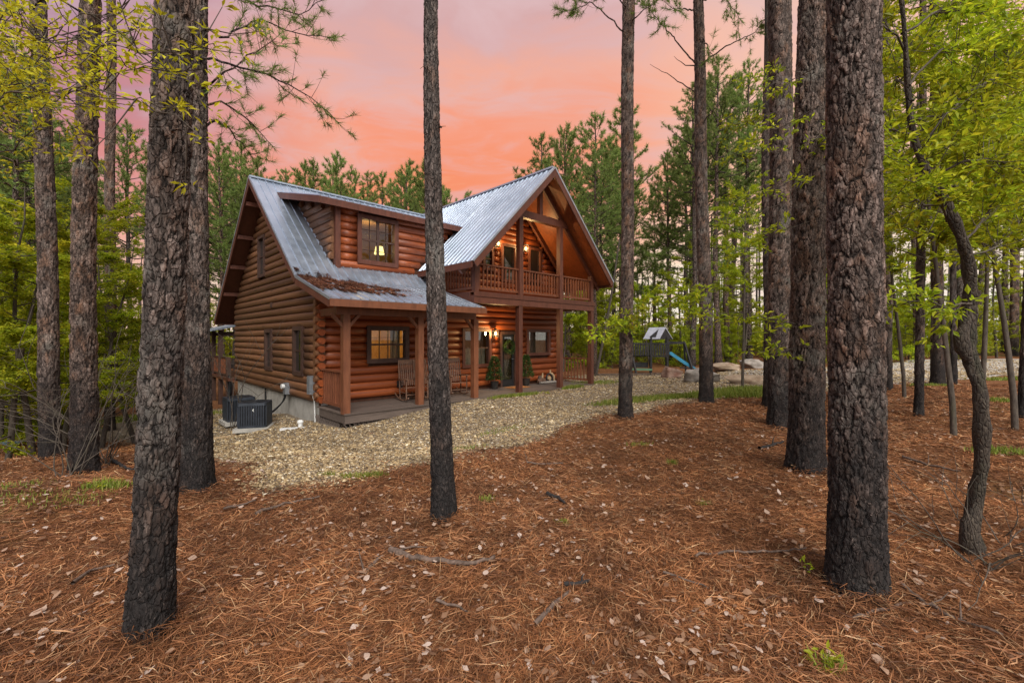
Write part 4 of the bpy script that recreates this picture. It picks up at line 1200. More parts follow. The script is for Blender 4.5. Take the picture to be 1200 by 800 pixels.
# ------------------------------------------------------------------ near pines with plated bark
def worley(u, v, nc, seed):
    """u in cells round the trunk (wraps at nc), v in cells upward -> F1, F2, id"""
    rg = np.random.default_rng(seed)
    nv = int(v.max()) + 4
    J = rg.random((nc, nv, 2)) * .9 + .05; I = rg.random((nc, nv))
    iu = np.floor(u).astype(int); iv = np.floor(v).astype(int)
    f1 = np.full(u.shape, 9.); f2 = np.full(u.shape, 9.); cid = np.zeros(u.shape)
    for a in (-1, 0, 1):
        for b in (-1, 0, 1):
            cu = iu + a; cv = np.clip(iv + b, 0, nv - 1)
            j = J[cu % nc, cv]
            d = np.hypot(cu + j[..., 0] - u, (iv + b + j[..., 1] - v))
            n1 = d < f1
            f2 = np.where(n1, f1, np.minimum(f2, d)); cid = np.where(n1, I[cu % nc, cv], cid); f1 = np.where(n1, d, f1)
    return f1, f2, cid

def vnoise(u, v, nc, seed):
    """smooth value noise in -.5...5, wrapping in u at nc"""
    rg = np.random.default_rng(seed); v = v - v.min(); T_ = rg.random((nc, int(v.max()) + 3)) - .5
    iu = np.floor(u).astype(int); iv = np.floor(v).astype(int); fu = u - iu; fv = v - iv
    fu = fu * fu * (3 - 2 * fu); fv = fv * fv * (3 - 2 * fv)
    a, b = iu % nc, (iu + 1) % nc
    return (T_[a, iv] * (1 - fu) + T_[b, iv] * fu) * (1 - fv) + (T_[a, iv + 1] * (1 - fu) + T_[b, iv + 1] * fu) * fv

def bark_trunk(path_fn, rad_fn, top, dense_to, seg, row, seed, cell=(.06, .13), depth=.016):
    zs = np.concatenate([np.arange(-.25, dense_to, row), np.linspace(dense_to, top, 14)])
    rg = np.random.default_rng(seed)
    th = np.linspace(0, 2 * np.pi, seg, endpoint=False)
    TH, Z = np.meshgrid(th, zs)
    C = np.array([path_fn(z) for z in zs]); Rr = np.array([rad_fn(z) for z in zs])
    flare = 1 + .26 * np.exp(-np.clip(zs + .05, 0, 9) / .20)
    ph = rg.random(6) * 6.28
    lob = 1 + .05 * np.sin(2 * TH + ph[0] + Z * .4) + .035 * np.sin(3 * TH + ph[1] - Z * .5) + .07 * np.exp(-np.clip(Z, 0, 9) / .22) * np.sin(4 * TH + ph[2])
    nc = max(7, int(round(2 * np.pi * Rr[len(Rr) // 4] / cell[0])))
    uf = TH / (2 * np.pi)
    wu = 1.1 * vnoise(uf * nc * .6, Z / cell[1] * .6, max(3, int(nc * .6)), seed + 1) + .5 * vnoise(uf * nc * 2, Z / cell[1] * 2.3, nc * 2, seed + 2)
    wv = 1.0 * vnoise(uf * nc * .8, Z / cell[1] * .5, max(3, int(nc * .8)), seed + 3) + .5 * vnoise(uf * nc * 2, Z / cell[1] * 2.3, nc * 2, seed + 4)
    wu = wu + .32 * vnoise(uf * nc * 5, Z / cell[1] * 6, nc * 5, seed + 5); wv = wv + .28 * vnoise(uf * nc * 5, Z / cell[1] * 6, nc * 5, seed + 6)
    u = uf * nc + wu; v = (Z + .6) / cell[1] + wv + 2
    f1, f2, cid = worley(u, v, nc, seed)
    g1, g2, gid = worley(u * 2.3 % (int(nc * 2.3)), v * 2.1, int(nc * 2.3), seed + 9)
    cr = np.clip(f2 - f1, 0, 1)
    s = np.clip(cr / .15, 0, 1); s = s * s * (3 - 2 * s)
    s2 = np.clip((g2 - g1) / .25, 0, 1)
    rid = vnoise(uf * nc * 4, Z / cell[1] * 3, nc * 4, seed + 7)
    disp = depth * (s - 1) + depth * .75 * (cid - .5) * s + depth * .45 * (gid - .5) * s + depth * .22 * (s2 - 1) + depth * .5 * rid + rg.normal(0, .0011, TH.shape)
    plate = np.clip(.55 * cid + .45 * gid, 0, 1)
    RR = Rr[:, None] * flare[:, None] * lob + disp
    V = np.stack([C[:, 0:1] + RR * np.cos(TH), C[:, 1:2] + RR * np.sin(TH), Z], -1).reshape(-1, 3)
    m = len(zs); i = np.arange(m - 1)[:, None] * seg; k = np.arange(seg)[None]; k2 = (k + 1) % seg
    F = np.stack([i + k, i + k2, i + seg + k2, i + seg + k], -1).reshape(-1, 4)
    me = np_mesh('pine_trunk', [(V, F, 0, True)], ['pine_bark'])
    at = me.attributes.new('plate', 'FLOAT', 'POINT'); at.data.foreach_set('value', plate.ravel().astype(np.float32))
    at = me.attributes.new('crack', 'FLOAT', 'POINT'); at.data.foreach_set('value', cr.ravel().astype(np.float32))
    return me

def branch_parts(tree, polys, rg, foliage, r0=.02, tuft_from=.35, dens=14, k=26, size=.13, wdt=.0035, leaf=(.06, .026), mat=None):
    """limbs given by world points; twigs with needles or leaves along their outer length"""
    for poly in polys:
        bk = Bulk(); P = np.array([list(p) for p in poly]) - np.array(tree.location)[None]
        # resample
        s = np.concatenate([[0], np.cumsum(np.linalg.norm(np.diff(P, axis=0), axis=1))]); L = s[-1]
        n = max(6, int(L / .12)); ss = np.linspace(0, L, n)
        Q = np.stack([np.interp(ss, s, P[:, c]) for c in range(3)], 1); Q[1:] += rg.normal(0, .012, (n - 1, 3))
        bk.add('b', *np_tube(Q, np.linspace(r0, r0 * .22, n), 6))
        if foliage:
            m = int(L * (1 - tuft_from) * dens); TP, TD, TS = [], [], []
            for j in range(m):
                x = (tuft_from + (1 - tuft_from) * (j + rg.random()) / m) * (n - 1); i0 = min(n - 2, int(x)); q_ = Q[i0] + (Q[i0 + 1] - Q[i0]) * (x - i0)
                dr = unit(unit(Q[i0 + 1] - Q[i0]) * .6 + rg.normal(0, .6, 3)); e = q_ + dr * rg.uniform(.08, .38)
                mid_ = (q_ + e) / 2 + np.array([0, 0, -.02]); bk.add('b', *np_tube(np.array([q_, mid_, e]), [.004, .003, .002], 3))
                TP.append(e); TD.append(dr + np.array([0, 0, .2])); TS.append(size * rg.uniform(.7, 1.2))
                if rg.random() < .5: TP.append(mid_); TD.append(dr); TS.append(size * .8)
            TP.append(Q[-1]); TD.append(Q[-1] - Q[-2]); TS.append(size)
            TP, TD, TS = np.array(TP), np.array(TD), np.array(TS)
            if foliage == 'needles': bk.add('n', *needles(TP, TD, TS, k, wdt, rg, .6))
            else:
                P2 = np.repeat(TP, k, 0); D2 = np.repeat(TD, k, 0) * .5 + rg.normal(0, .7, (len(TP) * k, 3)) * np.array([1, 1, .45])
                P2 = P2 + unit(D2) * rg.uniform(.0, .06, (len(P2), 1))
                bk.add('n', *leaves(P2, D2, leaf[0], leaf[1], rg, .5))
        me = np_mesh('branch', bk.chunks([(0, 'b', True), (1, 'n', False)]), [mat[0], mat[1]] if mat else ['pine_bark_far', 'pine_needles'])
        obj('branch', me, tree)

NEAR = []
CROWN_HI = []
def hi_crown(seed):
    rg = np.random.default_rng(seed); bk = Bulk()
    pine_crown(bk, rg, lambda z: np.array([0, 0, z]), 0, 8.5, 2.6, 26, 4.5, 12, .013, .16, dead=0)
    return np_mesh('pine_crown', bk.chunks([(0, 'b', True), (1, 'n', False)]), ['pine_bark_far', 'pine_needles'])
CROWN_HI = [hi_crown(41), hi_crown(42)]

def near_pine(base_px, top_px, w_base, w_top, label, seed, total=19.0, cell=(.055, .14), depth=.016, seg=80, row=.022, bend=0.0, dense=None):
    b = pg(*base_px); Y = b.y
    zt = CAMZ + (HY - top_px[1]) / FPX * Y; hvis = zt - b.z
    dx = ((top_px[0] - base_px[0]) / FPX * Y) / hvis
    wide = math.hypot(1, (base_px[0] - CX) / FPX)         # a wide lens stretches round things off the axis
    r0 = w_base / 2 / FPX * Y / wide; r1 = w_top / 2 / FPX * Y / wide
    sl = (r0 - r1) / hvis
    rad = lambda z: max(r0 - sl * max(z, 0) if z < hvis else r1 - (r1 - .03) * (z - hvis) / max(.5, total - hvis), .03)
    rg = np.random.default_rng(seed); ph = rg.random(3) * 6
    pf = lambda z: (dx * min(max(z, 0), hvis * 1.15) + dx * .4 * max(0, z - hvis * 1.15) + .015 * math.sin(z * .9 + ph[0]) + bend * math.sin(min(max(z / hvis, 0), 1) * PI), .015 * math.sin(z * .8 + ph[1]))
    t = thing('pine_tree', label, 'tree', b, 0, 'tall pines standing round the yard')
    me = bark_trunk(pf, rad, total, dense or hvis + .8, seg, row, seed, cell, depth)
    obj('trunk', me, t)
    c = obj('crown', CROWN_HI[seed % 2], t)
    zc = max(total - 8.3, hvis + 2.5); p = pf(zc); c.location = (p[0], p[1], zc); c.rotation_euler = (0, 0, seed * 1.7)
    NEAR.append((b.x, b.y, r0, label))
    t['_y'] = Y
    return t

A1 = near_pine((176, 742), (206, 0), 52, 47, 'charred pine trunk nearest the camera on the left, leaning right', 101, cell=(.045, .12), depth=.013, seg=150, row=.012)
A2 = near_pine((231, 574), (227, 0), 37, 33, 'thick straight pine close behind the leaning left pine, beside the gravel', 102, seg=96, row=.024, cell=(.055, .15))
A3 = near_pine((96, 556), (104, 0), 37, 27, 'dark pine with vines at its foot, second big trunk from the left edge', 103, seg=72, row=.03, depth=.02, cell=(.07, .15))
A4 = near_pine((61, 537), (46, 0), 27, 21, 'leftmost grey pine with bare straight trunk', 104, seg=60, row=.035, cell=(.07, .15))
A5 = near_pine((129, 505), (130, 0), 14, 12, 'slender pine between the dark vined pine and leaning pine', 105, seg=36, row=.05)
A6 = near_pine((521, 608), (507, 0), 27, 15, 'slim pine standing alone in front of the porch, swaying left', 106, seg=72, row=.018, cell=(.040, .11), depth=.010, bend=-.05)
A7 = near_pine((733, 490), (737, 0), 17, 14, 'slim pine at the gravel edge right of the house', 107, seg=40, row=.04, cell=(.07, .14))
A8 = near_pine((828, 471), (818, 0), 18, 12, 'pine standing in front of the boulders and playset', 108, seg=40, row=.045, cell=(.08, .16))
A9 = near_pine((915, 500), (914, 0), 30, 29, 'broad pine just left of the two biggest right-hand trunks', 109, seg=64, row=.035, cell=(.08, .17), depth=.022)
A9b = near_pine((905, 477), (903, 120), 24, 18, 'pine half hidden behind the broad pine, right of the flat boulder', 110, seg=40, row=.05, cell=(.08, .16))
A10 = near_pine((944, 552), (953, 0), 44, 36, 'thick dark pine touching the left side of the biggest trunk', 111, seg=110, row=.024, cell=(.065, .18), depth=.022)
A11 = near_pine((1000, 688), (1003, 0), 70, 63, 'biggest black-barked pine trunk in the right foreground', 112, seg=176, row=.012, cell=(.055, .14), depth=.017)
A13 = near_pine((1077, 488), (1081, 100), 13, 9, 'thin pine right of the biggest trunk, on the pine straw', 113, seg=32, row=.06)
A15 = near_pine((1041, 456), (1037, 0), 13, 11, 'pine rising from the drive edge just behind the biggest trunk', 114, seg=32, row=.07, cell=(.09, .18))
A16 = near_pine((1099, 451), (1096, 100), 18, 14, 'grey pine at the near edge of the gravel drive', 115, seg=36, row=.07, cell=(.09, .18))
A17 = near_pine((1117, 450), (1119, 120), 9, 6, 'thin mossy pine beside the grey pine at the drive edge', 116, seg=24, row=.08, cell=(.09, .18))
A18 = near_pine((1199, 490), (1207, 150), 12, 9, 'pine trunk cut off by the right edge of the picture', 117, seg=28, row=.06)
A19 = near_pine((1188, 417), (1191, 150), 13, 9, 'pale grey pine beyond the drive at far right', 118, seg=24, row=.1, cell=(.1, .2))

rgb_ = np.random.default_rng(5)
def PX(Y, *pp): return [pix(x, y, Y + (i * .0)) for i, (x, y) in enumerate(pp)]
def PXD(*pp): return [pix(x, y, Y) for (x, y, Y) in pp]
# pine boughs hanging into the sky at the upper left
y2 = A2['_y']
branch_parts(A2, [PXD((229, 66, y2), (262, 72, 5.0), (318, 88, 5.3), (362, 112, 5.5), (396, 140, 5.6)),
                  PXD((228, 20, y2), (262, 46, 5.2), (300, 22, 5.6), (345, 40, 5.8), (386, 44, 5.9)),
                  PXD((229, 105, y2), (258, 92, 5.1), (290, 68, 5.4), (330, 40, 5.6)),
                  PXD((228, -20, y2), (268, -8, 5.2), (310, 8, 5.6), (352, 18, 5.9), (380, 0, 6)),
                  PXD((229, 125, y2), (262, 118, 5.3), (290, 138, 5.6), (318, 170, 5.8)),
                  PXD((229, 150, y2), (258, 140, 5.6), (280, 165, 6.2), (296, 185, 6.5))], rgb_, 'needles', .016, .25, 18, 34, .125, .0034)
y3 = A3['_y']
branch_parts(A3, [PXD((104, 20, y3), (60, -5, 6), (20, 20, 6.5), (-20, 10, 7)), PXD((104, 60, y3), (150, 40, 6.2), (190, 10, 6.6)),
                  PXD((104, 30, y3), (70, 60, 6), (30, 90, 6.5), (0, 95, 7))], rgb_, 'needles', .014, .35, 14, 30, .13, .004)
y7, y8 = A7['_y'], A8['_y']
branch_parts(A7, [PXD((733, 39, y7), (712, 20, y7), (694, 2, y7), (670, 12, 9.6), (658, 14, 9.8)), PXD((737, 28, y7), (752, 14, 9.6), (768, 2, 9.8)),
                  PXD((736, 12, y7), (716, -12, 9.4), (690, -14, 9.8), (665, 2, 10))], rgb_, 'needles', .018, .45, 15, 34, .15, .005)
branch_parts(A8, [PXD((815, 75, y8), (790, 45, y8), (770, 22, 11.2), (752, 2, 11.5)), PXD((824, 74, y8), (850, 55, 11.3), (885, 38, 11.6), (902, 15, 12)),
                  PXD((812, 12, y8), (790, 10, 11.2), (776, 0, 11.3)), PXD((822, 2, y8), (846, -8, 11.2), (866, 20, 11.4), (864, 40, 11.6)),
                  PXD((824, 45, y8), (832, 60, 11.3), (840, 75, 11.5))], rgb_, 'needles', .022, .55, 14, 34, .16, .006)
branch_parts(A8, [PXD((814, 108, y8), (790, 92, y8), (762, 76, y8)), PXD((815, 77, y8), (800, 75, y8), (790, 66, y8)), PXD((826, 140, y8), (836, 130, 11.2), (846, 115, 11.4))], rgb_, None, .018)
branch_parts(A1, [PXD((203, 155, 2.42), (209, 150, 2.35), (212, 146, 2.3))], rgb_, None, .008)
branch_parts(A6, [PXD((500, 78, A6['_y']), (496, 79, 4.0)), PXD((515, 150, A6['_y']), (520, 148, 4.0))], rgb_, None, .008)
y10 = A10['_y']
SPR = dict(leaf=(.085, .036), mat=('grey_bark', 'spring_leaves'))
branch_parts(A10, [PXD((938, 382, y10), (905, 374, 5.7), (870, 365, 5.9), (840, 368, 6.1), (800, 372, 6.3)), PXD((930, 410, y10), (910, 405, 5.3), (895, 412, 5.2))], rgb_, 'leaves', .008, .12, 14, 7, **SPR)
branch_parts(A7, [PXD((737, 385, y7), (720, 380, 8.8), (705, 388, 8.6), (692, 392, 8.5)), PXD((733, 380, y7), (745, 366, 9.0), (758, 360, 9)), ], rgb_, 'leaves', .006, .05, 18, 7, leaf=(.11, .05), mat=('grey_bark', 'spring_leaves'))
branch_parts(A8, [PXD((828, 350, y8), (800, 342, 11), (775, 348, 10.8), (752, 358, 10.7)), PXD((825, 362, y8), (800, 360, 11.2), (785, 354, 11))], rgb_, 'leaves', .008, .1, 14, 8, leaf=(.13, .06), mat=('grey_bark', 'spring_leaves'))
# leafy twigs in front of the right-hand trunks
for (tr, yy, pl) in ((A10, 5.2, [((950, 130), (915, 150), (880, 165)), ((950, 200), (925, 215), (895, 225)), ((955, 80), (930, 90), (905, 110)), ((948, 260), (920, 270), (890, 280)), ((950, 165), (972, 150), (985, 170))]),
                     (A9, 7.8, [((914, 130), (880, 140), (850, 150)), ((914, 180), (885, 175), (855, 185)), ((914, 215), (890, 235), (860, 230)), ((916, 100), (895, 90), (870, 95)), ((914, 240), (885, 250), (850, 262)), ((914, 300), (880, 290), (850, 300))])):
    branch_parts(tr, [[pix(p[0], p[1], yy + .25 * i) for i, p in enumerate(q_)] for q_ in pl], rgb_, 'leaves', .007, .15, 16, 9, leaf=(.075, .034), mat=('grey_bark', 'spring_leaves'))

# crooked little hardwood at the right
cb = pg(1143, 648); cy = cb.y
crook = thing('crooked_tree', 'crooked slender hardwood with swollen knots and bright green leaves at right', 'tree', cb)
cp = PX(cy, (1143, 660), (1144, 640), (1149, 600), (1152, 560), (1148, 520), (1142, 480), (1141, 445), (1136, 420), (1139, 390), (1145, 360), (1141, 330), (1130, 300), (1115, 268), (1100, 235), (1090, 205), (1082, 175), (1074, 140), (1066, 100), (1058, 55), (1050, 5), (1040, -60))
cw = [36, 30, 24, 22, 24, 21, 23, 20, 27, 22, 21, 18, 17, 15, 13, 12, 10, 9, 8, 7, 5]
Pc = np.array([list(p) for p in cp]) - np.array(cb); s_ = np.linspace(0, len(cp) - 1, 90)
Pc = np.stack([np.interp(s_, np.arange(len(cp)), Pc[:, c]) for c in range(3)], 1)
for _ in range(3): Pc[1:-1] = (Pc[:-2] + 2 * Pc[1:-1] + Pc[2:]) / 4
Pc[:, 1] += .05 * np.sin(s_ * .9)
rc = np.interp(s_, np.arange(len(cp)), cw) / 2 / FPX * cy / 1.6 * (1 + .07 * np.sin(s_ * 3.1) + .05 * np.sin(s_ * 7.3 + 1)) + rgb_.normal(0, .0015, 90)
Vc, Fc = np_tube(Pc, rc, 24); Vg = Vc.reshape(90, 24, 3); cc = Vg.mean(1, keepdims=True)
Ss, Th = np.meshgrid(np.linspace(0, 30, 90), np.linspace(0, 8, 24, endpoint=False), indexing='ij')
Vc = (cc + (Vg - cc) * (1 + .30 * vnoise(Th, Ss * .8, 8, 3) + .22 * vnoise(Th * 2, Ss * 2.2, 16, 4))[..., None]).reshape(-1, 3)
obj('trunk', np_mesh('crooked_trunk', [(Vc, Fc, 0, True)], ['rough_dark_bark']), crook)
kn = PX(cy - .02, (1136, 424), (1128, 408), (1126, 394), (1134, 376)); K = np.array([list(p) for p in kn]) - np.array(cb)
obj('knot', np_mesh('knot', [(*np_tube(K, [.03, .052, .05, .02], 12), 0, True)], ['rough_dark_bark']), crook)
kn = PX(cy - .02, (1141, 662), (1136, 636), (1136, 612), (1145, 590)); K = np.array([list(p) for p in kn]) - np.array(cb)
obj('knot', np_mesh('knot', [(*np_tube(K, [.05, .065, .055, .02], 12), 0, True)], ['rough_dark_bark']), crook)
c5 = cy
cbr = [[(1082, 178, c5), (1098, 145, 3.5), (1135, 108, 3.7), (1175, 88, 3.9), (1215, 70, 4.1)], [(1078, 158, c5), (1050, 152, 3.6), (1020, 150, 3.9)], [(1110, 260, c5), (1088, 215, 3.3), (1068, 192, 3.2), (1052, 175, 3.2)],
       [(1125, 290, c5), (1150, 260, 3.7), (1172, 215, 4.0), (1205, 150, 4.3)], [(1138, 356, c5), (1110, 357, 3.5), (1075, 355, 3.7), (1042, 357, 3.9)], [(1066, 100, c5), (1100, 60, 3.6), (1150, 50, 3.9), (1195, 62, 4.2)],
       [(1060, 60, c5), (1045, 30, 3.5), (1030, 15, 3.8)], [(1056, 40, c5), (1095, 15, 3.6), (1130, 10, 3.9), (1170, 5, 4.2)], [(1092, 210, c5), (1120, 190, 3.4), (1160, 185, 3.5), (1200, 200, 3.7)],
       [(1100, 240, c5), (1075, 235, 3.6), (1045, 240, 3.9)], [(1074, 140, c5), (1105, 135, 4), (1150, 140, 4.6), (1195, 130, 5.2)], [(1070, 118, c5), (1050, 90, 4), (1060, 60, 4.6), (1090, 30, 5.2)], [(1132, 303, c5), (1165, 290, 3.8), (1195, 262, 4.2), (1215, 240, 4.5)]]
branch_parts(crook, [PXD(*b) for b in cbr], rgb_, 'leaves', .010, .15, 44, 10, leaf=(.066, .032), mat=('grey_bark', 'spring_leaves'))

# small gold-green tree leaning in from beyond the left edge
gb = (-5.6, 3.7)
gt_ = thing('young_tree', 'young tree reaching gold-green twigs across the upper left pines', 'tree', (gb[0], gb[1], Gf(*gb)))
tp = wander((0, 0, -.1), (.03, .05, 1), 6.0, 12, np.random.default_rng(9), .05)
obj('trunk', np_mesh('young_trunk', [(*np_tube(tp, np.linspace(.06, .015, 13), 10), 0, True)], ['grey_bark']), gt_)
def gz(i): return tuple(tp[i] + np.array([gb[0], gb[1], Gf(*gb)]))
gbr = [[gz(9), pix(-60, 30, 3.3), pix(0, 22, 2.9), pix(45, 36, 2.7), pix(95, 20, 2.6), pix(150, 12, 2.5)], [gz(8), pix(-50, 60, 3.2), pix(10, 28, 2.8), pix(70, 55, 2.6), pix(120, 35, 2.5)],
       [gz(8), pix(-60, 70, 3.3), pix(0, 58, 2.9), pix(60, 70, 2.6), pix(140, 66, 2.35), pix(200, 50, 2.15), pix(240, 24, 2.1)], [gz(8), pix(-40, 40, 3.0), pix(80, 45, 2.4), pix(180, 62, 2.15), pix(235, 60, 2.1)],
       [gz(7), pix(-40, 120, 3.3), pix(20, 100, 2.9), pix(80, 112, 2.6), pix(150, 80, 2.3), pix(205, 85, 2.1), pix(235, 100, 2.1)], [gz(7), pix(0, 110, 2.8), pix(120, 105, 2.3), pix(190, 130, 2.1), pix(230, 150, 2.1)],
       [gz(6), pix(-50, 150, 3.6), pix(30, 120, 3.2), pix(90, 105, 3.0), pix(130, 120, 2.9)], [gz(6), pix(-40, 210, 3.8), pix(40, 150, 3.4), pix(100, 158, 3.2)]]
branch_parts(gt_, gbr, rgb_, 'leaves', .008, .3, 11, 10, leaf=(.044, .017), mat=('grey_bark', 'gold_leaves'))

# ------------------------------------------------------------------ the woods
ORD = ['first', 'second', 'third', 'fourth', 'fifth', 'sixth', 'seventh', 'eighth', 'ninth', 'tenth', 'eleventh', 'twelfth', 'thirteenth', 'fourteenth', 'fifteenth', 'sixteenth', 'seventeenth', 'eighteenth', 'nineteenth', 'twentieth']
TEN = {2: 'twenty', 3: 'thirty', 4: 'forty', 5: 'fifty', 6: 'sixty', 7: 'seventy', 8: 'eighty'}
def ordw(i):
    if i < 20: return ORD[i]
    a, b = divmod(i + 1, 10)
    if b == 0: return {2: 'twentieth', 3: 'thirtieth', 4: 'fortieth', 5: 'fiftieth', 6: 'sixtieth', 7: 'seventieth', 8: 'eightieth'}[a]
    return TEN[a] + '-' + ORD[b - 1]
rw = np.random.default_rng(77)
def blocked(x, y, pad=0.0):
    t, d = to_house(x, y)
    if -4.5 - pad < t < 12 + pad and -4 < d < 17 + pad: return True
    if float(gravel_sd(np.array([x]), np.array([y]))[0]) > -.5: return True
    if 4 < x < 14 and 21 < y < 28.5: return True
    return False
SKYL = ([-80, 0, 120, 250, 300, 380, 440, 500, 560, 600, 645, 690, 735, 770, 820, 860, 900, 1000, 1300], [40, 60, 110, 150, 178, 172, 190, 180, 230, 210, 118, 130, 105, 150, 75, 55, 10, -60, -120])
def scatter(n, px0, px1, y0, y1, minsep, ex=None):
    out = []; tries = 0
    while len(out) < n and tries < 6000:
        tries += 1
        Y = y0 * (y1 / y0) ** rw.random(); px = rw.uniform(px0, px1); X = (px - CX) / FPX * Y
        if blocked(X, Y): continue
        if any((X - a) ** 2 + (Y - b) ** 2 < minsep ** 2 for a, b, _ in out): continue
        if any((X - a) ** 2 + (Y - b) ** 2 < 1.2 for a, b, _, _ in NEAR): continue
        out.append((X, Y, px))
    return sorted(out, key=lambda q_: q_[2])
def forest(spots, protos, name, hfun, lab, group, cat='tree', lean=.02):
    for i, (x, y, px) in enumerate(spots):
        pr = protos[rw.integers(len(protos))]
        plant(name, pr, x, y, hfun(x, y, px), lab % ordw(i), cat, group, rw.uniform(0, 6.28), rw.normal(0, lean))
def h_sky(spread, off=0):
    def f(x, y, px):
        yt = np.interp(px, *SKYL) + off + abs(rw.normal(0, spread))
        return max(5.0, CAMZ + (HY - yt) / FPX * y - Gf(x, y))
    return f
def cap(f, hi): return lambda x, y, px: min(hi * rw.uniform(.85, 1), f(x, y, px))
forest(scatter(30, 248, 575, 29, 46, 2.0), [PINES[0], PINES[2], PINES[4], PINES[1]], 'pine_tree', h_sky(22), 'bushy pine rising behind the house roof, %s from the left there', 'pines behind the house')
forest(scatter(13, 572, 880, 27, 46, 2.0), [PINES[0], PINES[2], PINES[1], PINES[4]], 'pine_tree', h_sky(30), 'pine behind the balcony gable and playset, %s from the left there', 'pines beyond the playset')
forest(scatter(20, -60, 250, 16, 42, 2.0), [PINES[1], PINES[3], PINES[0]], 'pine_tree', cap(h_sky(60), 21), 'pine in the woods left of the house, %s from the left edge', 'pines in the left woods')
forest(scatter(22, 690, 1270, 29, 52, 2.4), [PINES[1], PINES[3], PINES[3], PINES[3]], 'pine_tree', cap(h_sky(40), 22), 'straight pine beyond the gravel drive, %s counting from the balcony rightward', 'pines beyond the drive')
# hardwood understorey in fresh leaf
forest(scatter(26, -70, 235, 8.5, 26, 1.2), LEAFY, 'leafy_tree', lambda x, y, px: rw.uniform(3.2, 5.2) + .10 * y, 'yellow-green young hardwood in the left woods, %s from the left edge', 'leafy understorey trees left of the house')
forest(scatter(12, 655, 760, 24, 40, 1.6), LEAFY[:3], 'leafy_tree', lambda x, y, px: rw.uniform(4.5, 8), 'leafy young hardwood between the balcony and the playset, %s from the left', 'leafy understorey trees behind the playset')
forest(scatter(46, 740, 1270, 26, 46, 1.5), LEAFY[:3], 'leafy_tree', lambda x, y, px: rw.uniform(4.5, 9), 'bright green hardwood beyond the drive, %s counting rightward from the playset', 'leafy understorey trees beyond the drive')
forest(scatter(30, -70, 235, 12, 24, .9), BUSH, 'bush', lambda x, y, px: rw.uniform(1.0, 2.3), 'low green bush among the left trunks, %s from the left edge', 'bushes in the left woods', 'bush')
forest(scatter(64, 680, 1270, 27, 48, 1.0), BUSH, 'bush', lambda x, y, px: rw.uniform(1.6, 3.6), 'low green bush at the far forest edge, %s counting rightward from the balcony', 'bushes at the far forest edge', 'bush')
# taller hardwoods spreading over the right-hand part of the picture
for (px, Y, h, lab) in ((1118, 7.6, 8.0, 'leafy hardwood filling the gap left of the crooked tree top'), (1190, 8.2, 8.8, 'leafy hardwood right behind the crooked tree top'), (1265, 9.5, 9.0, 'leafy hardwood standing beyond the right edge'), (8, 8.6, 5.6, 'bright yellow-green young tree hanging over the lawn strip at left'), (72, 9.6, 6.0, 'bright yellow-green young tree showing between the two leftmost trunks'), (118, 10.4, 5.6, 'bright yellow-green young tree behind the slender left pine'), (160, 11.5, 6.2, 'yellow-green young tree close left of the leaning pine'), (40, 9.0, 6.2, 'bright yellow-green young tree covering the far left trunks'), (-20, 7.6, 5.4, 'bright leafy young tree at the left edge'), (95, 12.5, 6.8, 'yellow-green young tree behind the vined pine'), (1235, 6.5, 7.5, 'spreading hardwood just outside the right edge, leaves hanging into view'), (1150, 9.0, 8.5, 'tall young hardwood behind the crooked tree'),
                        (1215, 12.0, 9.5, 'bright leafy hardwood between the crooked tree and the drive'), (870, 14.5, 8.2, 'leafy hardwood between the boulders and the broad pine'), (985, 16.5, 9.5, 'leafy hardwood behind the biggest trunk'), (1060, 12.5, 8.6, 'leafy hardwood beside the thin pine on the straw')):
    X = (px - CX) / FPX * Y
    plant('leafy_tree', HIGH[int(px) % 2] if px > 800 else LEAFY[int(px) % 3], X, Y, h, lab, 'tree', 'leafy trees near the yard', px * 1.3)
# named trunks seen against the far green
for (px, Y, w, h, lab) in ((697, 22.5, 11, 11.5, 'pale grey pine trunk right of the balcony corner'), (842, 27, 10, 19, 'grey pine trunk behind the long boulder'), (853, 30, 9, 19, 'slim grey pine right beside the trunk behind the long boulder'), (878, 29, 8, 20, 'dark pine trunk behind the rough rounded boulder'), (811, 28, 7, 18, 'grey pine trunk just right of the blue slide'),
                           (15, 15, 8, 13, 'dark pine trunk at the left end of the lawn strip'), (36, 18, 7, 14, 'dark slim pine trunk beyond the left lawn strip')):
    X = (px - CX) / FPX * Y; k = 1 if h > 15 else 0
    t = plant('pine_tree', PINES[3], X, Y, h, lab, 'tree', 'pines with bare grey trunks', px * .7)
    sc_ = (w / 2 / FPX * Y) / (PINES[3][0].vertices[20].co.xy.length * h / 20 + 1e-6)
# leaning dead pole
a_, b_ = pg(697, 441), pix(726, 280, 21.0)
dp = thing('leaning_snag', 'thin bare grey tree leaning beside the balcony corner', 'tree', a_)
Pq = np.linspace([0, 0, -.2], list(b_ - a_), 14); Pq[:, 0] += .08 * np.sin(np.linspace(0, 3.1, 14))
obj('trunk', np_mesh('snag', [(*np_tube(Pq, np.linspace(.075, .035, 14), 8), 0, True)], ['grey_bark']), dp)
tw_ = wander(Pq[9], (.6, .1, .8), 1.3, 6, rw, .12); obj('branch', np_mesh('branch', [(*np_tube(tw_, np.linspace(.02, .006, 7), 5), 0, True)], ['grey_bark']), dp)

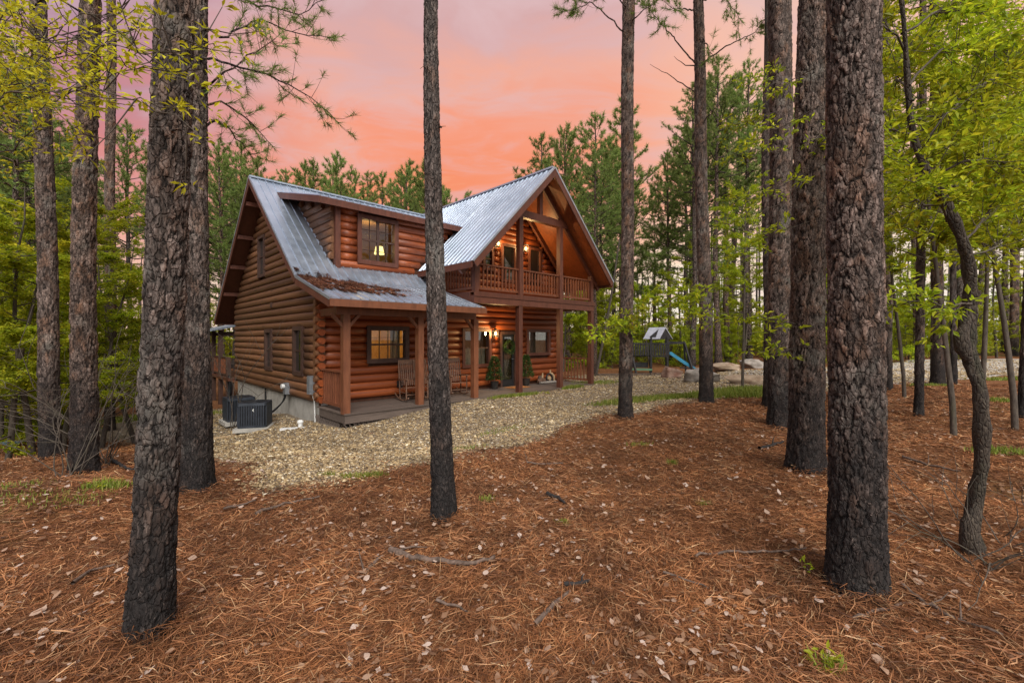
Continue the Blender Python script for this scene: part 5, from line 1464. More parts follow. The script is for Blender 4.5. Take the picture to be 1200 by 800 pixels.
# far wood: one mass of trunks and leaf closing the view
def far_wood():
    rg = np.random.default_rng(55); bk = Bulk()
    n = 300
    az = rg.uniform(-.95, .95, n); Rr = rg.uniform(54, 85, n); X = np.sin(az) * Rr; Y = np.cos(az) * Rr
    z = G(X, Y)
    for i in range(n):
        h = rg.uniform(8, 16); r = rg.uniform(.09, .2)
        bk.add('t', *np_tube(np.array([[X[i], Y[i], z[i] - .3], [X[i] + rg.normal(0, .3), Y[i], z[i] + h]]), [r, r * .4], 5))
    m = 62000; j = rg.integers(0, n, m)
    P = np.stack([X[j] + rg.normal(0, 1.6, m), Y[j] + rg.normal(0, 1.6, m), z[j] + np.abs(rg.normal(0, 1, m)) ** 1.0 * 2.3], 1)
    bk.add('l', *leaves(P, rg.normal(0, 1, (m, 3)), .42, .24, rg, .8))
    m = 12000; j = rg.integers(0, n, m)
    P = np.stack([X[j] + rg.normal(0, 1.3, m), Y[j] + rg.normal(0, 1.3, m), z[j] + rg.uniform(5, 14, m)], 1)
    bk.add('n', *leaves(P, rg.normal(0, 1, (m, 3)), .5, .16, rg, .8))
    o = obj('far_wood', np_mesh('far_wood', bk.chunks([(0, 't', True), (1, 'l', False), (2, 'n', False)]), ['pine_bark_far', 'spring_leaves', 'pine_needles']))
    kind(o, 'stuff', 'distant mass of woodland closing the view behind everything', 'woods')
far_wood()

# ------------------------------------------------------------------ boulders, playset, yard things
def boulder(px, py, w, h, dep, mat, label, seed, flat=0.0, Y=None, rz_=0):
    b = pg(px, py); rg = np.random.default_rng(seed)
    bm = bmesh.new(); bmesh.ops.create_icosphere(bm, subdivisions=4, radius=1.0)
    N = unit(rg.normal(0, 1, (16, 3))); Dp = rg.uniform(.46, .86, 16)
    if flat: N = np.concatenate([N, [[0, 0, 1], [0, -1, .1], [1, 0, 0], [-1, 0, 0]]]); Dp = np.concatenate([Dp, [.5, .6, .8, .8]])
    co = np.array([list(v.co) for v in bm.verts])
    for _ in range(2):
        for n_, d_ in zip(N, Dp):
            o_ = np.maximum(co @ n_ - d_, 0); co -= o_[:, None] * n_[None] * .95
    co += .03 * np.sin(co[:, [1, 2, 0]] * 9 + seed) + .012 * np.sin(co[:, [2, 0, 1]] * 23) + rg.normal(0, .004, co.shape)
    mn, mx = co.min(0), co.max(0); co = (co - (mn + mx) / 2) / (mx - mn)
    sx = w / FPX * b.y; sz = .82 * h / FPX * b.y
    co *= np.array([sx, dep, sz * 1.25]); co[:, 2] += sz * .40
    for v, c in zip(bm.verts, co): v.co = c
    for f in bm.faces: f.smooth = True
    me = bpy.data.meshes.new('boulder'); bm.to_mesh(me); bm.free(); me.materials.append(MATS[mat])
    thing('boulder', label, 'boulder', b, rz_, 'boulders beside the drive', me)
boulder(787, 443, 23, 17, .8, 'boulder_red', 'reddish angular boulder in front of the blue slide', 1)
boulder(820, 448, 44, 20, 1.0, 'boulder_grey', 'grey flat-faced boulder half hidden behind the pine', 2, 1)
boulder(849, 435, 36, 13, 1.1, 'boulder_tan', 'long low tan boulder right of the pine', 3)
boulder(881, 431, 32, 13, 1.0, 'boulder_grey', 'rough grey rounded boulder at the back of the row', 4)
boulder(870, 450, 45, 13, .9, 'boulder_tan', 'squared flat-topped tan boulder nearest the grass strip', 5, 1)
for k, (a, b, lab) in enumerate((((700, 441), (760, 440), 'dark timber edging lying left of the playset'), ((762, 440), (800, 439), 'dark timber edging lying before the playset'))):
    p, q_ = pg(*a), pg(*b)
    o = thing('timber_edging', lab, 'timber', p, 0, 'timbers edging the play area', None)
    MB().bar((0, 0, .06), tuple(q_ - p + Vector((0, 0, .06))), .14, .14).build('timber', 'timber_edge', o)

pb = pg(772, 438.5); SP = pb.y / FPX            # metres per pixel at the playset
play = thing('playset', 'dark wooden playset with grey roof, railing and blue slide', 'playset', pb, R(-14))
def U(v): return v * SP
hp = U(29)                                       # platform railing height etc. from the photograph
plat = U(22)
for x in (-U(9), U(9)):
    for y in (-U(9), U(9)):
        MB().box(x - .05, x + .05, y - .05, y + .05, -.1, U(44)).build('post', 'playset_wood', play)
MB().box(-U(10), U(10), -U(10), U(10), plat - .06, plat).build('platform', 'playset_wood', play)
MB().box(-U(32), -U(10.5), -U(8), U(8), plat - .05, plat).build('platform', 'playset_wood', play)
MB().box(-U(33), U(11), -U(10.5), -U(10), plat + U(13), plat + U(15)).build('handrail', 'playset_wood', play)
SL = MB().box(-.045, .045, -.012, .012, 0, 1).mesh('slat', 'playset_wood')
for k in range(16):
    x = -U(32) + k * U(2.8)
    obj('slat', SL, play, (x, -U(10), plat + .02), None, (1, 1, U(13.2)))
for k in range(6):
    obj('slat', SL, play, (U(10), -U(9) + k * U(3.6), plat + .02), (0, 0, PI / 2), (1, 1, U(13)))
# gabled roof with a dark triangle cut in the near panel
rf = MB()
ez, rz2 = U(41), U(54)
rf.prism([Vector((-U(13), ez)), Vector((-U(2), rz2)), Vector((U(11), ez)), Vector((U(11), ez + .04)), Vector((-U(2), rz2 + .05)), Vector((-U(13), ez + .04))], lambda p_, e: (e, p_.x, p_.y), -U(12), U(11))
ro = rf.build('roof', 'playset_roof', play); ro.rotation_euler = (0, 0, R(-42))
sl_n = Vector((0, -(rz2 - ez), U(11))).normalized()
def on_roof(u, v): return Vector((u, -U(13) + U(11) * v, ez + .04 + (rz2 - ez) * v)) + Vector((0, -.012, .018))
tri = [on_roof(-U(4), .12), on_roof(U(5), .12), on_roof(U(3), .8)]
MB().add([tuple(p) for p in tri] + [tuple(p + Vector((0, .012, -.012))) for p in tri], [(0, 1, 2), (3, 5, 4), (0, 3, 4, 1), (1, 4, 5, 2), (2, 5, 3, 0)]).build('roof_vent', 'playset_wood', ro)
MB().prism([Vector((-U(11), ez)), Vector((-U(2), rz2 - .06)), Vector((U(9), ez))], lambda p_, e: (e, p_.x, p_.y), U(9.5), U(10.2)).build('roof_gable', 'playset_wood', ro)
# slide
def slide_at(s): return Vector((U(12) + U(34) * s, -U(4), plat * (1 - s) ** 1.15 + .10))
sb = MB(); ns = 12
for i in range(ns):
    a, b = slide_at(i / ns), slide_at((i + 1) / ns)
    sb.bar(a, b, .44, .03)
    for s in (-1, 1): sb.bar(a + Vector((0, s * .22, .07)), b + Vector((0, s * .22, .07)), .035, .16)
sb.build('slide', 'slide_blue', play)
# swing beam with A-frames
for (x, s) in ((-U(34), 1), (U(28), 1)):
    MB().bar((x, -U(2), plat + U(15)), (x + U(9), -U(16), -.1), .09, .09).build('frame_leg', 'playset_wood', play)
    MB().bar((x, U(2), plat + U(15)), (x + U(4), U(14), -.1), .09, .09).build('frame_leg', 'playset_wood', play)
MB().bar((U(9), 0, plat + U(15)), (U(29), 0, plat + U(15)), .1, .14).build('swing_beam', 'playset_wood', play)
MB().bar((U(22), -U(10), U(9)), (U(37), -U(12), U(8)), .07, .07).build('crossbar', 'playset_wood', play)
MB().box(-U(32), -U(8), -U(12), -U(2), U(5), U(7)).build('bench_seat', 'slide_green', play)
MB().box(-U(32), -U(12), -U(3), -U(1), U(8), U(14)).build('climbing_wall', 'playset_wood', play)

# air conditioners
def ac_unit(x, y, z, rzv, label):
    u = thing('air_conditioner', label, 'air conditioner', (x, y, z), rzv, 'air conditioners beside the gable wall')
    w = .43; hh = .78
    def rr(s, r=.09, n=5):
        pts = []
        for cx_, cy_, a0 in ((s - r, s - r, 0), (-s + r, s - r, 90), (-s + r, -s + r, 180), (s - r, -s + r, 270)):
            for i in range(n): a = R(a0 + 90 * i / (n - 1)); pts.append((cx_ + r * math.cos(a), cy_ + r * math.sin(a)))
        return pts
    def ring(s0, z0, s1, z1):
        a, b = rr(s0), rr(s1); n = len(a)
        return [(p[0], p[1], z0) for p in a] + [(p[0], p[1], z1) for p in b], [(i, (i + 1) % n, n + (i + 1) % n, n + i) for i in range(n)] + [tuple(range(n))[::-1], tuple(range(n, 2 * n))]
    MB().box(-.52, .52, -.52, .52, -.12, .0).build('pad', 'concrete', u)
    m = MB(); m.add(*ring(w - .03, .06, w - .03, hh - .08)); m.build('body', 'black_plastic', u)
    m = MB(); m.add(*ring(w, .0, w, .07)); m.build('base_pan', 'ac_metal', u)
    m = MB(); m.add(*ring(w + .01, hh - .09, w, hh - .01)); tp_ = m.build('top_cap', 'ac_metal', u)
    lv = MB(); k = 11
    for s in range(4):
        mt_ = Matrix.Rotation(s * PI / 2, 3, 'Z')
        for i in range(k):
            a = -w + .075 + (2 * w - .15) * i / (k - 1)
            for (x0, x1) in ((a - .022, a + .022),):
                vs = [mt_ @ Vector(p) for p in ((x0, -w - .004, .07), (x1, -w - .004, .07), (x1, -w - .004, hh - .09), (x0, -w - .004, hh - .09), (x0, -w + .03, .07), (x1, -w + .03, .07), (x1, -w + .03, hh - .09), (x0, -w + .03, hh - .09))]
                lv.add(vs, [(0, 1, 2, 3), (4, 7, 6, 5), (0, 4, 5, 1), (1, 5, 6, 2), (2, 6, 7, 3), (3, 7, 4, 0)])
    o = lv.build('louver_panel', 'ac_metal', u)
    g = MB()
    for q_ in (.1, .17, .24, .31, .37): g.tube([(q_ * math.cos(a), q_ * math.sin(a), hh + .005) for a in np.linspace(0, 2 * PI, 28)], .006, 4, False)
    for i in range(6): a = i * PI / 3; g.tube([(.05 * math.cos(a), .05 * math.sin(a), hh + .012), (.38 * math.cos(a), .38 * math.sin(a), hh + .006)], .006, 4)
    g.build('fan_grille', 'black_plastic', u)
    # pale maker's mark on the front louvers
    lg = MB(); yl = -w - .012
    lg.add([(.02, yl, .55), (.06, yl, .60), (.08, yl, .585), (.045, yl, .545)], [(0, 1, 2, 3)]); lg.add([(.05, yl, .55), (.075, yl, .52), (.06, yl, .51), (.035, yl, .54)], [(0, 1, 2, 3)])
    lg.build('badge', 'white_paint', u)
    u.scale = (.82, .82, .86)
    return u
b1 = pg(299, 504); ac_unit(b1.x, b1.y, b1.z + .13, HANG - PI / 2 + R(62), 'dark grey air conditioner nearest the camera beside the concrete foundation')
p2 = pg(280, 496); print('ac', to_house(b1.x, b1.y), to_house(p2.x, p2.y)); ac_unit(p2.x, p2.y, Gf(p2.x, p2.y) + .12, HANG, 'dark grey air conditioner behind the nearer one, towards the house rear')
# white drain pipe and paving scraps
dpp = pg(352, 501); dr_ = thing('drain_pipe', 'short white plastic drain pipe standing by the foundation corner', 'pipe', dpp)
MB().tube([(0, 0, -.1), (0, 0, .13)], .055, 12).build('pipe', 'white_paint', dr_); MB().tube([(0, 0, .13), (0, 0, .17), (0, 0, .2)], [.075, .075, .04], 12).build('cap', 'white_paint', dr_)
for (pp, s, lab) in (((343, 503), .28, 'pale flat stone scrap lying beside the white drain pipe'), ((265, 513), .34, 'pale board scrap lying left of the air conditioners')):
    p = pg(*pp); o = thing('flat_scrap', lab, 'stone'if s < .3 else 'board', p, R(20 if s < .3 else 35))
    MB().box(-s, s, -.08, .08, 0, .04).build('slab', 'white_paint' if s < .3 else 'pale_wood', o)

# rocking chairs
def rocking_chair():
    r = thing('rocking_chair', 'x', 'chair', (0, 0, 0), 0, 'rocking chairs on the porch')
    for s in (-1, 1):
        x = s * .26
        MB().tube([(x, -.42 + .10 * k, .035 + .10 * ((k - 4.6) / 4.6) ** 2) for k in range(11)], .02, 6).build('rocker', 'chair_wood', r)
        MB().tube([(x, -.27, .06), (x, -.27, .62)], .02, 8).build('leg', 'chair_wood', r)
        MB().tube([(x, .20, .06), (x, .22, .45), (x * .96, .34, 1.12)], .02, 8).build('leg', 'chair_wood', r)
        MB().bar((x, -.34, .64), (x, .25, .62), .08, .025).build('armrest', 'chair_wood', r)
        MB().tube([(x, -.27, .25), (x, .21, .25)], .012, 6).build('stretcher', 'chair_wood', r)
    for k in range(8):
        y = -.28 + k * .066; MB().box(-.27, .27, y, y + .052, .40 - .06 * k / 8, .42 - .06 * k / 8).build('seat_slat', 'chair_wood', r)
    for k in range(7):
        x = -.19 + k * .063; MB().bar((x, .215, .42), (x, .34, 1.08), .035, .014, (0, 1, 0)).build('back_slat', 'chair_wood', r)
    MB().bar((-.26, .345, 1.10), (.26, .345, 1.10), .03, .11).build('head_rail', 'chair_wood', r)
    MB().tube([(-.26, -.27, .2), (.26, -.27, .2)], .012, 6).build('stretcher', 'chair_wood', r)
    return r
rc0 = rocking_chair()
for i, (px, d, a, lab) in enumerate(((482, .75, -8, 'rocking chair under the wide porch window'), (501, .75, 12, 'rocking chair behind the slim pine, between the porch windows'), (534, .85, -15, 'rocking chair under the double window left of the front door'))):
    o = rc0 if i == 0 else copy_tree(rc0)
    o.location = H(rt(px, d), d, .004); o.rotation_euler = (0, 0, HANG + R(a)); o['label'] = lab

def potted(px, d, label, seed):
    t = rt(px, d); th_ = thing('potted_shrub', label, 'plant', H(t, d, .003), HANG, 'potted shrubs flanking the front door'); rg = np.random.default_rng(seed)
    MB().tube([(0, 0, 0), (0, 0, .02), (0, 0, .24), (0, 0, .27)], [.10, .11, .15, .16], 14).build('pot', 'pot_black', th_)
    MB().tube([(0, 0, .2), (0, 0, .8)], .015, 6).build('stem', 'stick_bark', th_)
    n = 1500; z = rg.random(n) ** 1.1; a = rg.uniform(0, 6.28, n); rr_ = (.25 * (1 - z) ** .7 + .05) * rg.random(n) ** .4
    P = np.stack([rr_ * np.cos(a), rr_ * np.sin(a), .32 + z * .82], 1)
    V, F = leaves(P, np.stack([np.cos(a), np.sin(a), rg.normal(.3, .4, n)], 1), .075, .032, rg, .7)
    obj('foliage', np_mesh('foliage', [(V, F, 0)], ['shrub_leaves']), th_)
potted(579.5, WD - .35, 'potted green shrub left of the front door', 1); potted(616.5, WD - .35, 'potted green shrub right of the front door', 2)
mt_ = thing('doormat', 'rust orange doormat on the porch before the front door', 'doormat', H((DOOR[0] + DOOR[1]) / 2, WD - .55, .003), HANG)
MB().box(-.42, .42, -.26, .26, 0, .018).build('mat', 'doormat', mt_)
wr = thing('wreath', 'leafy wreath hanging on the glass front door', 'wreath', H((DOOR[0] + DOOR[1]) / 2, WD - .09, 1.48), HANG)
rg = np.random.default_rng(4); n = 520; a = rg.uniform(0, 6.28, n); rr_ = .22 + rg.normal(0, .035, n)
V, F = leaves(np.stack([rr_ * np.cos(a), rg.normal(-.03, .025, n), rr_ * np.sin(a)], 1), np.stack([-np.sin(a), rg.normal(-.3, .3, n), np.cos(a)], 1) + rg.normal(0, .4, (n, 3)), .085, .036, rg, 1.2)
obj('foliage', np_mesh('wreath', [(V, F, 0)], ['shrub_leaves']), wr)
MB().tube([(.2 * math.cos(a), 0, .2 * math.sin(a)) for a in np.linspace(0, 6.283, 20)], .025, 6, False).build('ring', 'stick_bark', wr)
# low ornament by the wall: a dark ring with a pale round centre, a brown lump and a bent pale branch
t5 = rt(643, WD - .35)
on = thing('porch_ornament', 'low brown and black ornament with a round ring against the log wall', 'ornament', H(t5, WD - .35, .002), HANG)
MB().tube([(.17 * math.cos(a), -.02, .2 + .17 * math.sin(a)) for a in np.linspace(0, 6.283, 22)], .04, 8, False).build('ring', 'black_plastic', on)
MB().tube([(0, .0, .2), (0, -.06, .2)], [.09, .085], 14).build('centre', 'pale_wood', on)
MB().tube([(.12, .03, .36), (.22, .03, .37), (.31, .02, .28), (.35, .02, .12), (.36, .02, .0)], [.045, .05, .05, .04, .04], 8).build('bent_branch', 'pale_wood', on)
MB().tube([(.12, .03, .36), (.13, .03, .52)], [.04, .03], 8).build('stub', 'pale_wood', on)
MB().tube([(-.62, .02, .12), (-.45, .0, .15), (-.25, .0, .12)], [.06, .12, .09], 10).build('body', 'chair_wood', on)
MB().tube([(-.38, .0, .2), (-.36, .0, .42)], [.05, .03], 8).build('upright', 'pale_wood', on)
MB().tube([(-.5, .02, .18), (-.5, .02, .33)], [.09, .06], 8).build('lump', 'stick_bark', on)
MB().tube([(-.6, -.08, .06), (.3, -.1, .05)], [.05, .05], 8).build('log', 'boulder_grey', on)
# blue thing on the left lawn
tb_ = pg(8, 521); o = thing('blue_tarp', 'flat blue plastic sheet on the ground at the left edge', 'tarp', tb_, .2)
V = []; nn_ = 12; rg = np.random.default_rng(2)
for j in range(nn_):
    for i in range(nn_): V.append((-.3 + .6 * i / (nn_ - 1), -.25 + .5 * j / (nn_ - 1), .03 + .03 * rg.random()))
F = [(j * nn_ + i, j * nn_ + i + 1, (j + 1) * nn_ + i + 1, (j + 1) * nn_ + i) for j in range(nn_ - 1) for i in range(nn_ - 1)]
MB().add(V, F).build('sheet', 'tarp_blue', o)

# ------------------------------------------------------------------ fallen sticks
SCALE_AC = .74
def stick(pts, r0, r1, label, mat='stick_bark', side=None, lift=.04):
    r0 *= 1.35; r1 *= 1.35
    W = [pg(*p) for p in pts]; b = W[0]
    rg = np.random.default_rng(int(pts[0][0] * 7 + pts[0][1]))
    P = np.array([list(w - b) for w in W]); P[:, 2] += lift
    s = np.concatenate([[0], np.cumsum(np.linalg.norm(np.diff(P, axis=0), axis=1))]); n = max(7, int(s[-1] / .05)); ss = np.linspace(0, s[-1], n)
    Q = np.stack([np.interp(ss, s, P[:, c]) for c in range(3)], 1); Q += rg.normal(0, .006, Q.shape)
    o = thing('fallen_stick', label, 'stick', b, 0, 'fallen sticks on the pine straw')
    obj('shaft', np_mesh('stick', [(*np_tube(Q, np.linspace(r0, r1, n), 7), 0, True)], [mat]), o)
    for (i_f, dx, dy, dz_) in side or []:
        q_ = Q[int(i_f * (n - 1))]; E = q_ + np.array([dx, dy, dz_]); M_ = (q_ + E) / 2 + rg.normal(0, .012, 3)
        obj('side_twig', np_mesh('twig', [(*np_tube(np.array([q_, M_, E]), [r1 * .8, r1 * .6, r1 * .3], 5), 0, True)], [mat]), o)
stick([(457, 650), (480, 657), (520, 663), (555, 666), (580, 657)], .019, .010, 'long pale bent stick in front of the slim pine', side=[(.1, .25, .02, .02)], lift=.035)
stick([(425, 673), (438, 664), (448, 656)], .014, .008, 'short forked dark stick left of the long bent stick', side=[(.1, -.05, .03, .14)], lift=.03)
stick([(512, 712), (535, 716), (547, 725)], .008, .004, 'thin curved stick below the long bent stick')
stick([(300, 606), (320, 598), (352, 590), (375, 586)], .012, .006, 'straight grey stick lying near the gravel edge at left')
stick([(626, 738), (645, 720), (667, 698)], .013, .009, 'straight pale stick lying in the centre foreground')
stick([(662, 690), (675, 691), (690, 686)], .012, .008, 'short charred stick above the straight pale stick', 'charred_stick', [(.8, .02, .06, .03)])
stick([(776, 676), (795, 682), (830, 694)], .007, .004, 'thin dark stick right of centre on the straw')
stick([(640, 583), (655, 588), (662, 594)], .018, .01, 'small dark stick behind the charred one, centre ground', 'charred_stick')
stick([(815, 656), (860, 651), (905, 651), (945, 648)], .008, .005, 'long thin grey stick left of the biggest trunk')
stick([(617, 545), (635, 547), (660, 546)], .012, .006, 'thin curved stick near the gravel edge in the middle', side=[(.1, -.05, .0, .16)])
stick([(1058, 538), (1090, 548), (1125, 556)], .014, .007, 'long dark stick between the biggest trunk and crooked tree', side=[(.6, .1, .1, .12)])
stick([(890, 528), (912, 522), (918, 520)], .02, .012, 'dark forked stick left of the thick dark pine', 'charred_stick', [(.5, .15, .2, .1)])
stick([(1000, 730), (1040, 718), (1075, 712)], .009, .006, 'brown stick below the biggest trunk')
stick([(1055, 690), (1085, 715), (1130, 735), (1175, 752)], .012, .006, 'long branch on the ground in the lower right corner', side=[(.4, .2, .05, .06), (.7, .15, .15, .05)])
stick([(262, 600), (280, 596), (300, 590)], .010, .006, 'short stick behind the leaning pine near the gravel')
stick([(85, 690), (110, 672), (135, 668)], .010, .005, 'stick left of the leaning pine foot')
stick([(130, 541), (150, 552), (158, 553)], .02, .01, 'dark stick lying beside the slender left pine', 'charred_stick')

def bare_shrub(px, py, n, h, label, seed, spread=.5, Lr=(.6, 1.1), r=.006):
    b = pg(px, py); rg = np.random.default_rng(seed); o = thing('bare_shrub', label, 'shrub', b, 0, 'leafless shrubs')
    for i in range(n):
        a = rg.uniform(0, 6.28); P = wander((rg.normal(0, .06), rg.normal(0, .06), -.03), (math.cos(a) * spread, math.sin(a) * spread, 1), h * rg.uniform(*Lr), 9, rg, .16, -.25)
        ch = [(*np_tube(P, np.linspace(r, r * .35, 10), 5), 0, True)]
        for j in (4, 6, 7):
            T = wander(P[j], unit(P[j] - P[j - 1]) + rg.normal(0, .7, 3), h * .35, 5, rg, .2, -.2); ch.append((*np_tube(T, np.linspace(r * .5, r * .2, 6), 4), 0, True))
        obj('stem', np_mesh('stem', ch, ['grey_bark']), o)
bare_shrub(1160, 665, 9, 1.15, 'leafless shrub with thin arching stems at the foot of the crooked tree', 5, .8)
bare_shrub(1190, 640, 6, .9, 'leafless shrub near the right edge', 6, .8)
bare_shrub(122, 545, 16, 2.6, 'tangled leafless shrub between the vined pine and the leaning pine', 7, .55, r=.009)
bare_shrub(82, 560, 9, 2.0, 'leafless vine tangle against the dark vined pine', 8, .35, r=.008)
bare_shrub(275, 505, 6, 3.6, 'leafless pale sapling against the gable wall beside the air conditioners', 9, .22, r=.012)

# ------------------------------------------------------------------ litter, gravel, grass (nobody could count these)
def polar(n, r0, r1, power, rg, half=.98):
    u = rg.random(n); e = 2 - power
    r = (r0 ** e + (r1 ** e - r0 ** e) * u) ** (1 / e)
    a = rg.uniform(-half, half, n)
    return np.sin(a) * r, np.cos(a) * r, r
def near_trunk(x, y, pad=0.0):
    m = np.zeros(x.shape, bool)
    for (a, b, r, _) in NEAR: m |= (x - a) ** 2 + (y - b) ** 2 < (r + pad) ** 2
    return m
def in_house(x, y):
    t, d = to_house(x, y); return (t > -.1) & (t < 10) & (d > -.15) & (d < 11)

def straw():
    rg = np.random.default_rng(61); n = 620000
    x, y, r = polar(n, 1.0, 22, 1.3, rg)
    sd_ = gravel_sd(x, y)
    ok = ((sd_ < .05) | (rg.random(n) < .012 + .16 * np.exp(-np.clip(sd_, 0, 9) / .35))) & ~near_trunk(x, y, -.02) & ~in_house(x, y)
    # thin and thick drifts
    dn = .5 + .5 * np.sin(x * 1.7 + np.sin(y * 1.1) * 2) * np.sin(y * 2.1 + np.cos(x * 1.3) * 2)
    ok &= rg.random(n) < .55 + .45 * dn
    x, y, r, dn = x[ok], y[ok], r[ok], dn[ok]; n = len(x)
    z = G(x, y)
    fl = np.sin(x * .9 + 1.2 * np.sin(y * .7)) * 1.4
    a = rg.normal(fl, 1.0, n); L = rg.uniform(.07, .18, n)
    tilt = rg.normal(0, .16, n); h = rg.random(n) ** 1.6 * (.012 + .03 * dn)
    for (a_, b_, r_, _) in NEAR:      # straw heaped against the trunks
        h = h + .07 * np.exp(-np.clip(np.hypot(x - a_, y - b_) - r_, 0, 9) / .09) * rg.random(n)
    w = (.0006 + .00040 * r) * rg.uniform(.7, 1.3, n)
    c = np.stack([x, y, z + .004 + h + np.abs(tilt) * L * .4], 1)
    d = np.stack([np.cos(a), np.sin(a), tilt], 1) * (L / 2)[:, None]
    s = np.stack([-np.sin(a), np.cos(a), rg.normal(0, .5, n)], 1) * w[:, None]
    cv = np.stack([-np.sin(a), np.cos(a), np.zeros(n)], 1) * (L * rg.normal(0, .10, n))[:, None] + np.array([0, 0, 1.]) * (L * .05)[:, None]
    near = r < 4.0
    V1 = np.stack([c - d - s * .6, c - d + s * .6, c + cv + s, c + cv - s, c + d], 1)[near].reshape(-1, 3); m = near.sum()
    i5 = np.arange(m)[:, None] * 5
    Fq = i5 + np.array([[0, 1, 2, 3]]); Ft = i5 + np.array([[3, 2, 4]])
    V2 = np.stack([c - d - s, c - d + s, c + d], 1)[~near].reshape(-1, 3)
    # quads and triangles of one needle share vertices
    me = bpy.data.meshes.new('pine_straw')
    V = np.concatenate([V1, V2]).astype(np.float32)
    F2 = np.arange(len(V2)).reshape(-1, 3) + len(V1)
    L_ = np.concatenate([Fq.ravel(), Ft.ravel(), F2.ravel()]).astype(np.int32)
    st = np.concatenate([np.arange(m) * 4, 4 * m + np.arange(m) * 3, 7 * m + np.arange(len(F2)) * 3]).astype(np.int32)
    me.vertices.add(len(V)); me.vertices.foreach_set('co', V.ravel()); me.loops.add(len(L_)); me.loops.foreach_set('vertex_index', L_)
    me.polygons.add(len(st)); me.polygons.foreach_set('loop_start', st); me.materials.append(MATS['straw']); me.update(calc_edges=True); me.validate()
    kind(obj('pine_straw', me), 'stuff', 'rust brown fallen pine needles covering the ground', 'pine straw')
straw()

def dead_leaves():
    rg = np.random.default_rng(62); n = 17000
    x, y, r = polar(n, 1.3, 16, 1.2, rg)
    cl = .5 + .5 * np.sin(x * 2.3 + 2 * np.sin(y * 1.4)) * np.sin(y * 2.7 + x)
    ok = (gravel_sd(x, y) < .1) & ~near_trunk(x, y) & ~in_house(x, y) & (rg.random(n) < .25 + .75 * cl ** 2)
    x, y, r = x[ok], y[ok], r[ok]; n = len(x)
    a = rg.uniform(0, 6.28, n); L = rg.uniform(.02, .066, n) * (1 + .02 * r); W = L * rg.uniform(.35, .75, n)
    c = np.stack([x, y, G(x, y) + .026 + rg.random(n) * .02], 1)
    d = np.stack([np.cos(a), np.sin(a), rg.normal(0, .22, n)], 1); s = np.stack([-np.sin(a), np.cos(a), rg.normal(0, .25, n)], 1)
    up = np.array([0, 0, 1.]); cu = rg.uniform(.0, .3, n)
    prof = [(-1, 0.05), (-.55, .6), (0, 1.), (.5, .7), (.8, .25), (1.05, .03)]
    rows = []
    for (t, w) in prof:
        ctr = c + d * (L / 2 * t)[:, None] + up * (L * .18 * t * t * rg.uniform(-.3, 1, n))[:, None]
        lob = 1 + .35 * rg.normal(0, 1, n) * (0.1 < w < .95)
        rows += [ctr - s * (W / 2 * w * np.clip(lob, .4, 1.5))[:, None] + up * (W * cu * w)[:, None], ctr + s * (W / 2 * w * np.clip(lob, .4, 1.5))[:, None] + up * (W * cu * w)[:, None]]
    k = len(rows); V = np.stack(rows, 1).reshape(-1, 3)
    q_ = np.concatenate([[[2 * i, 2 * i + 1, 2 * i + 3, 2 * i + 2]] for i in range(len(prof) - 1)])
    F = (np.arange(n)[:, None, None] * k + q_[None]).reshape(-1, 4)
    kind(obj('dry_leaves', np_mesh('dry_leaves', [(V, F, 0)], ['dry_leaf'])), 'stuff', 'tan and grey fallen broad leaves scattered over the pine straw', 'dry leaves')
dead_leaves()

def gravel():
    rg = np.random.default_rng(63); n = 190000
    u = rg.random(n); Y = 4.6 * (26 / 4.6) ** (u ** 1.0); px = rg.uniform(170, 1240, n); x = (px - CX) / FPX * Y; y = Y
    # even density over the ground near the house, thinner far away
    sd_ = gravel_sd(x, y)
    ok = ((sd_ > 0) | (rg.random(n) < .5 * np.exp(-np.clip(-sd_, 0, 9) / .12))) & ~in_house(x, y) & ~near_trunk(x, y)
    x, y = x[ok], y[ok]; n = len(x)
    r = np.hypot(x, y); s = rg.lognormal(math.log(.0115), .35, n) * (1 + .05 * np.clip(r - 5, 0, 20))
    Rv = rg.normal(0, 1, (n, 6, 3)) * .22
    base = np.array([[1, 0, 0], [-1, 0, 0], [0, 1, 0], [0, -1, 0], [0, 0, 1], [0, 0, -1]], float)
    a = rg.uniform(0, 6.28, n); ca, sa = np.cos(a), np.sin(a)
    B = base[None] + Rv
    B *= np.stack([rg.uniform(.9, 1.6, n), rg.uniform(.7, 1.1, n), rg.uniform(.45, .8, n)], 1)[:, None]
    X2 = B[..., 0] * ca[:, None] - B[..., 1] * sa[:, None]; Y2 = B[..., 0] * sa[:, None] + B[..., 1] * ca[:, None]
    V = np.stack([X2, Y2, B[..., 2]], -1) * s[:, None, None] + np.stack([x, y, G(x, y) + .022 + s * .25], 1)[:, None]
    F = np.array([[0, 2, 4], [2, 1, 4], [1, 3, 4], [3, 0, 4], [2, 0, 5], [1, 2, 5], [3, 1, 5], [0, 3, 5]])
    F = F[:6] if False else F
    F = (np.arange(n)[:, None, None] * 6 + F[None, :, :]).reshape(-1, 3)
    kind(obj('gravel_stones', np_mesh('gravel_stones', [(V.reshape(-1, 3), F, 0)], ['stone_chip'])), 'stuff', 'tan pea gravel stones covering the yard before the house', 'gravel')
gravel()

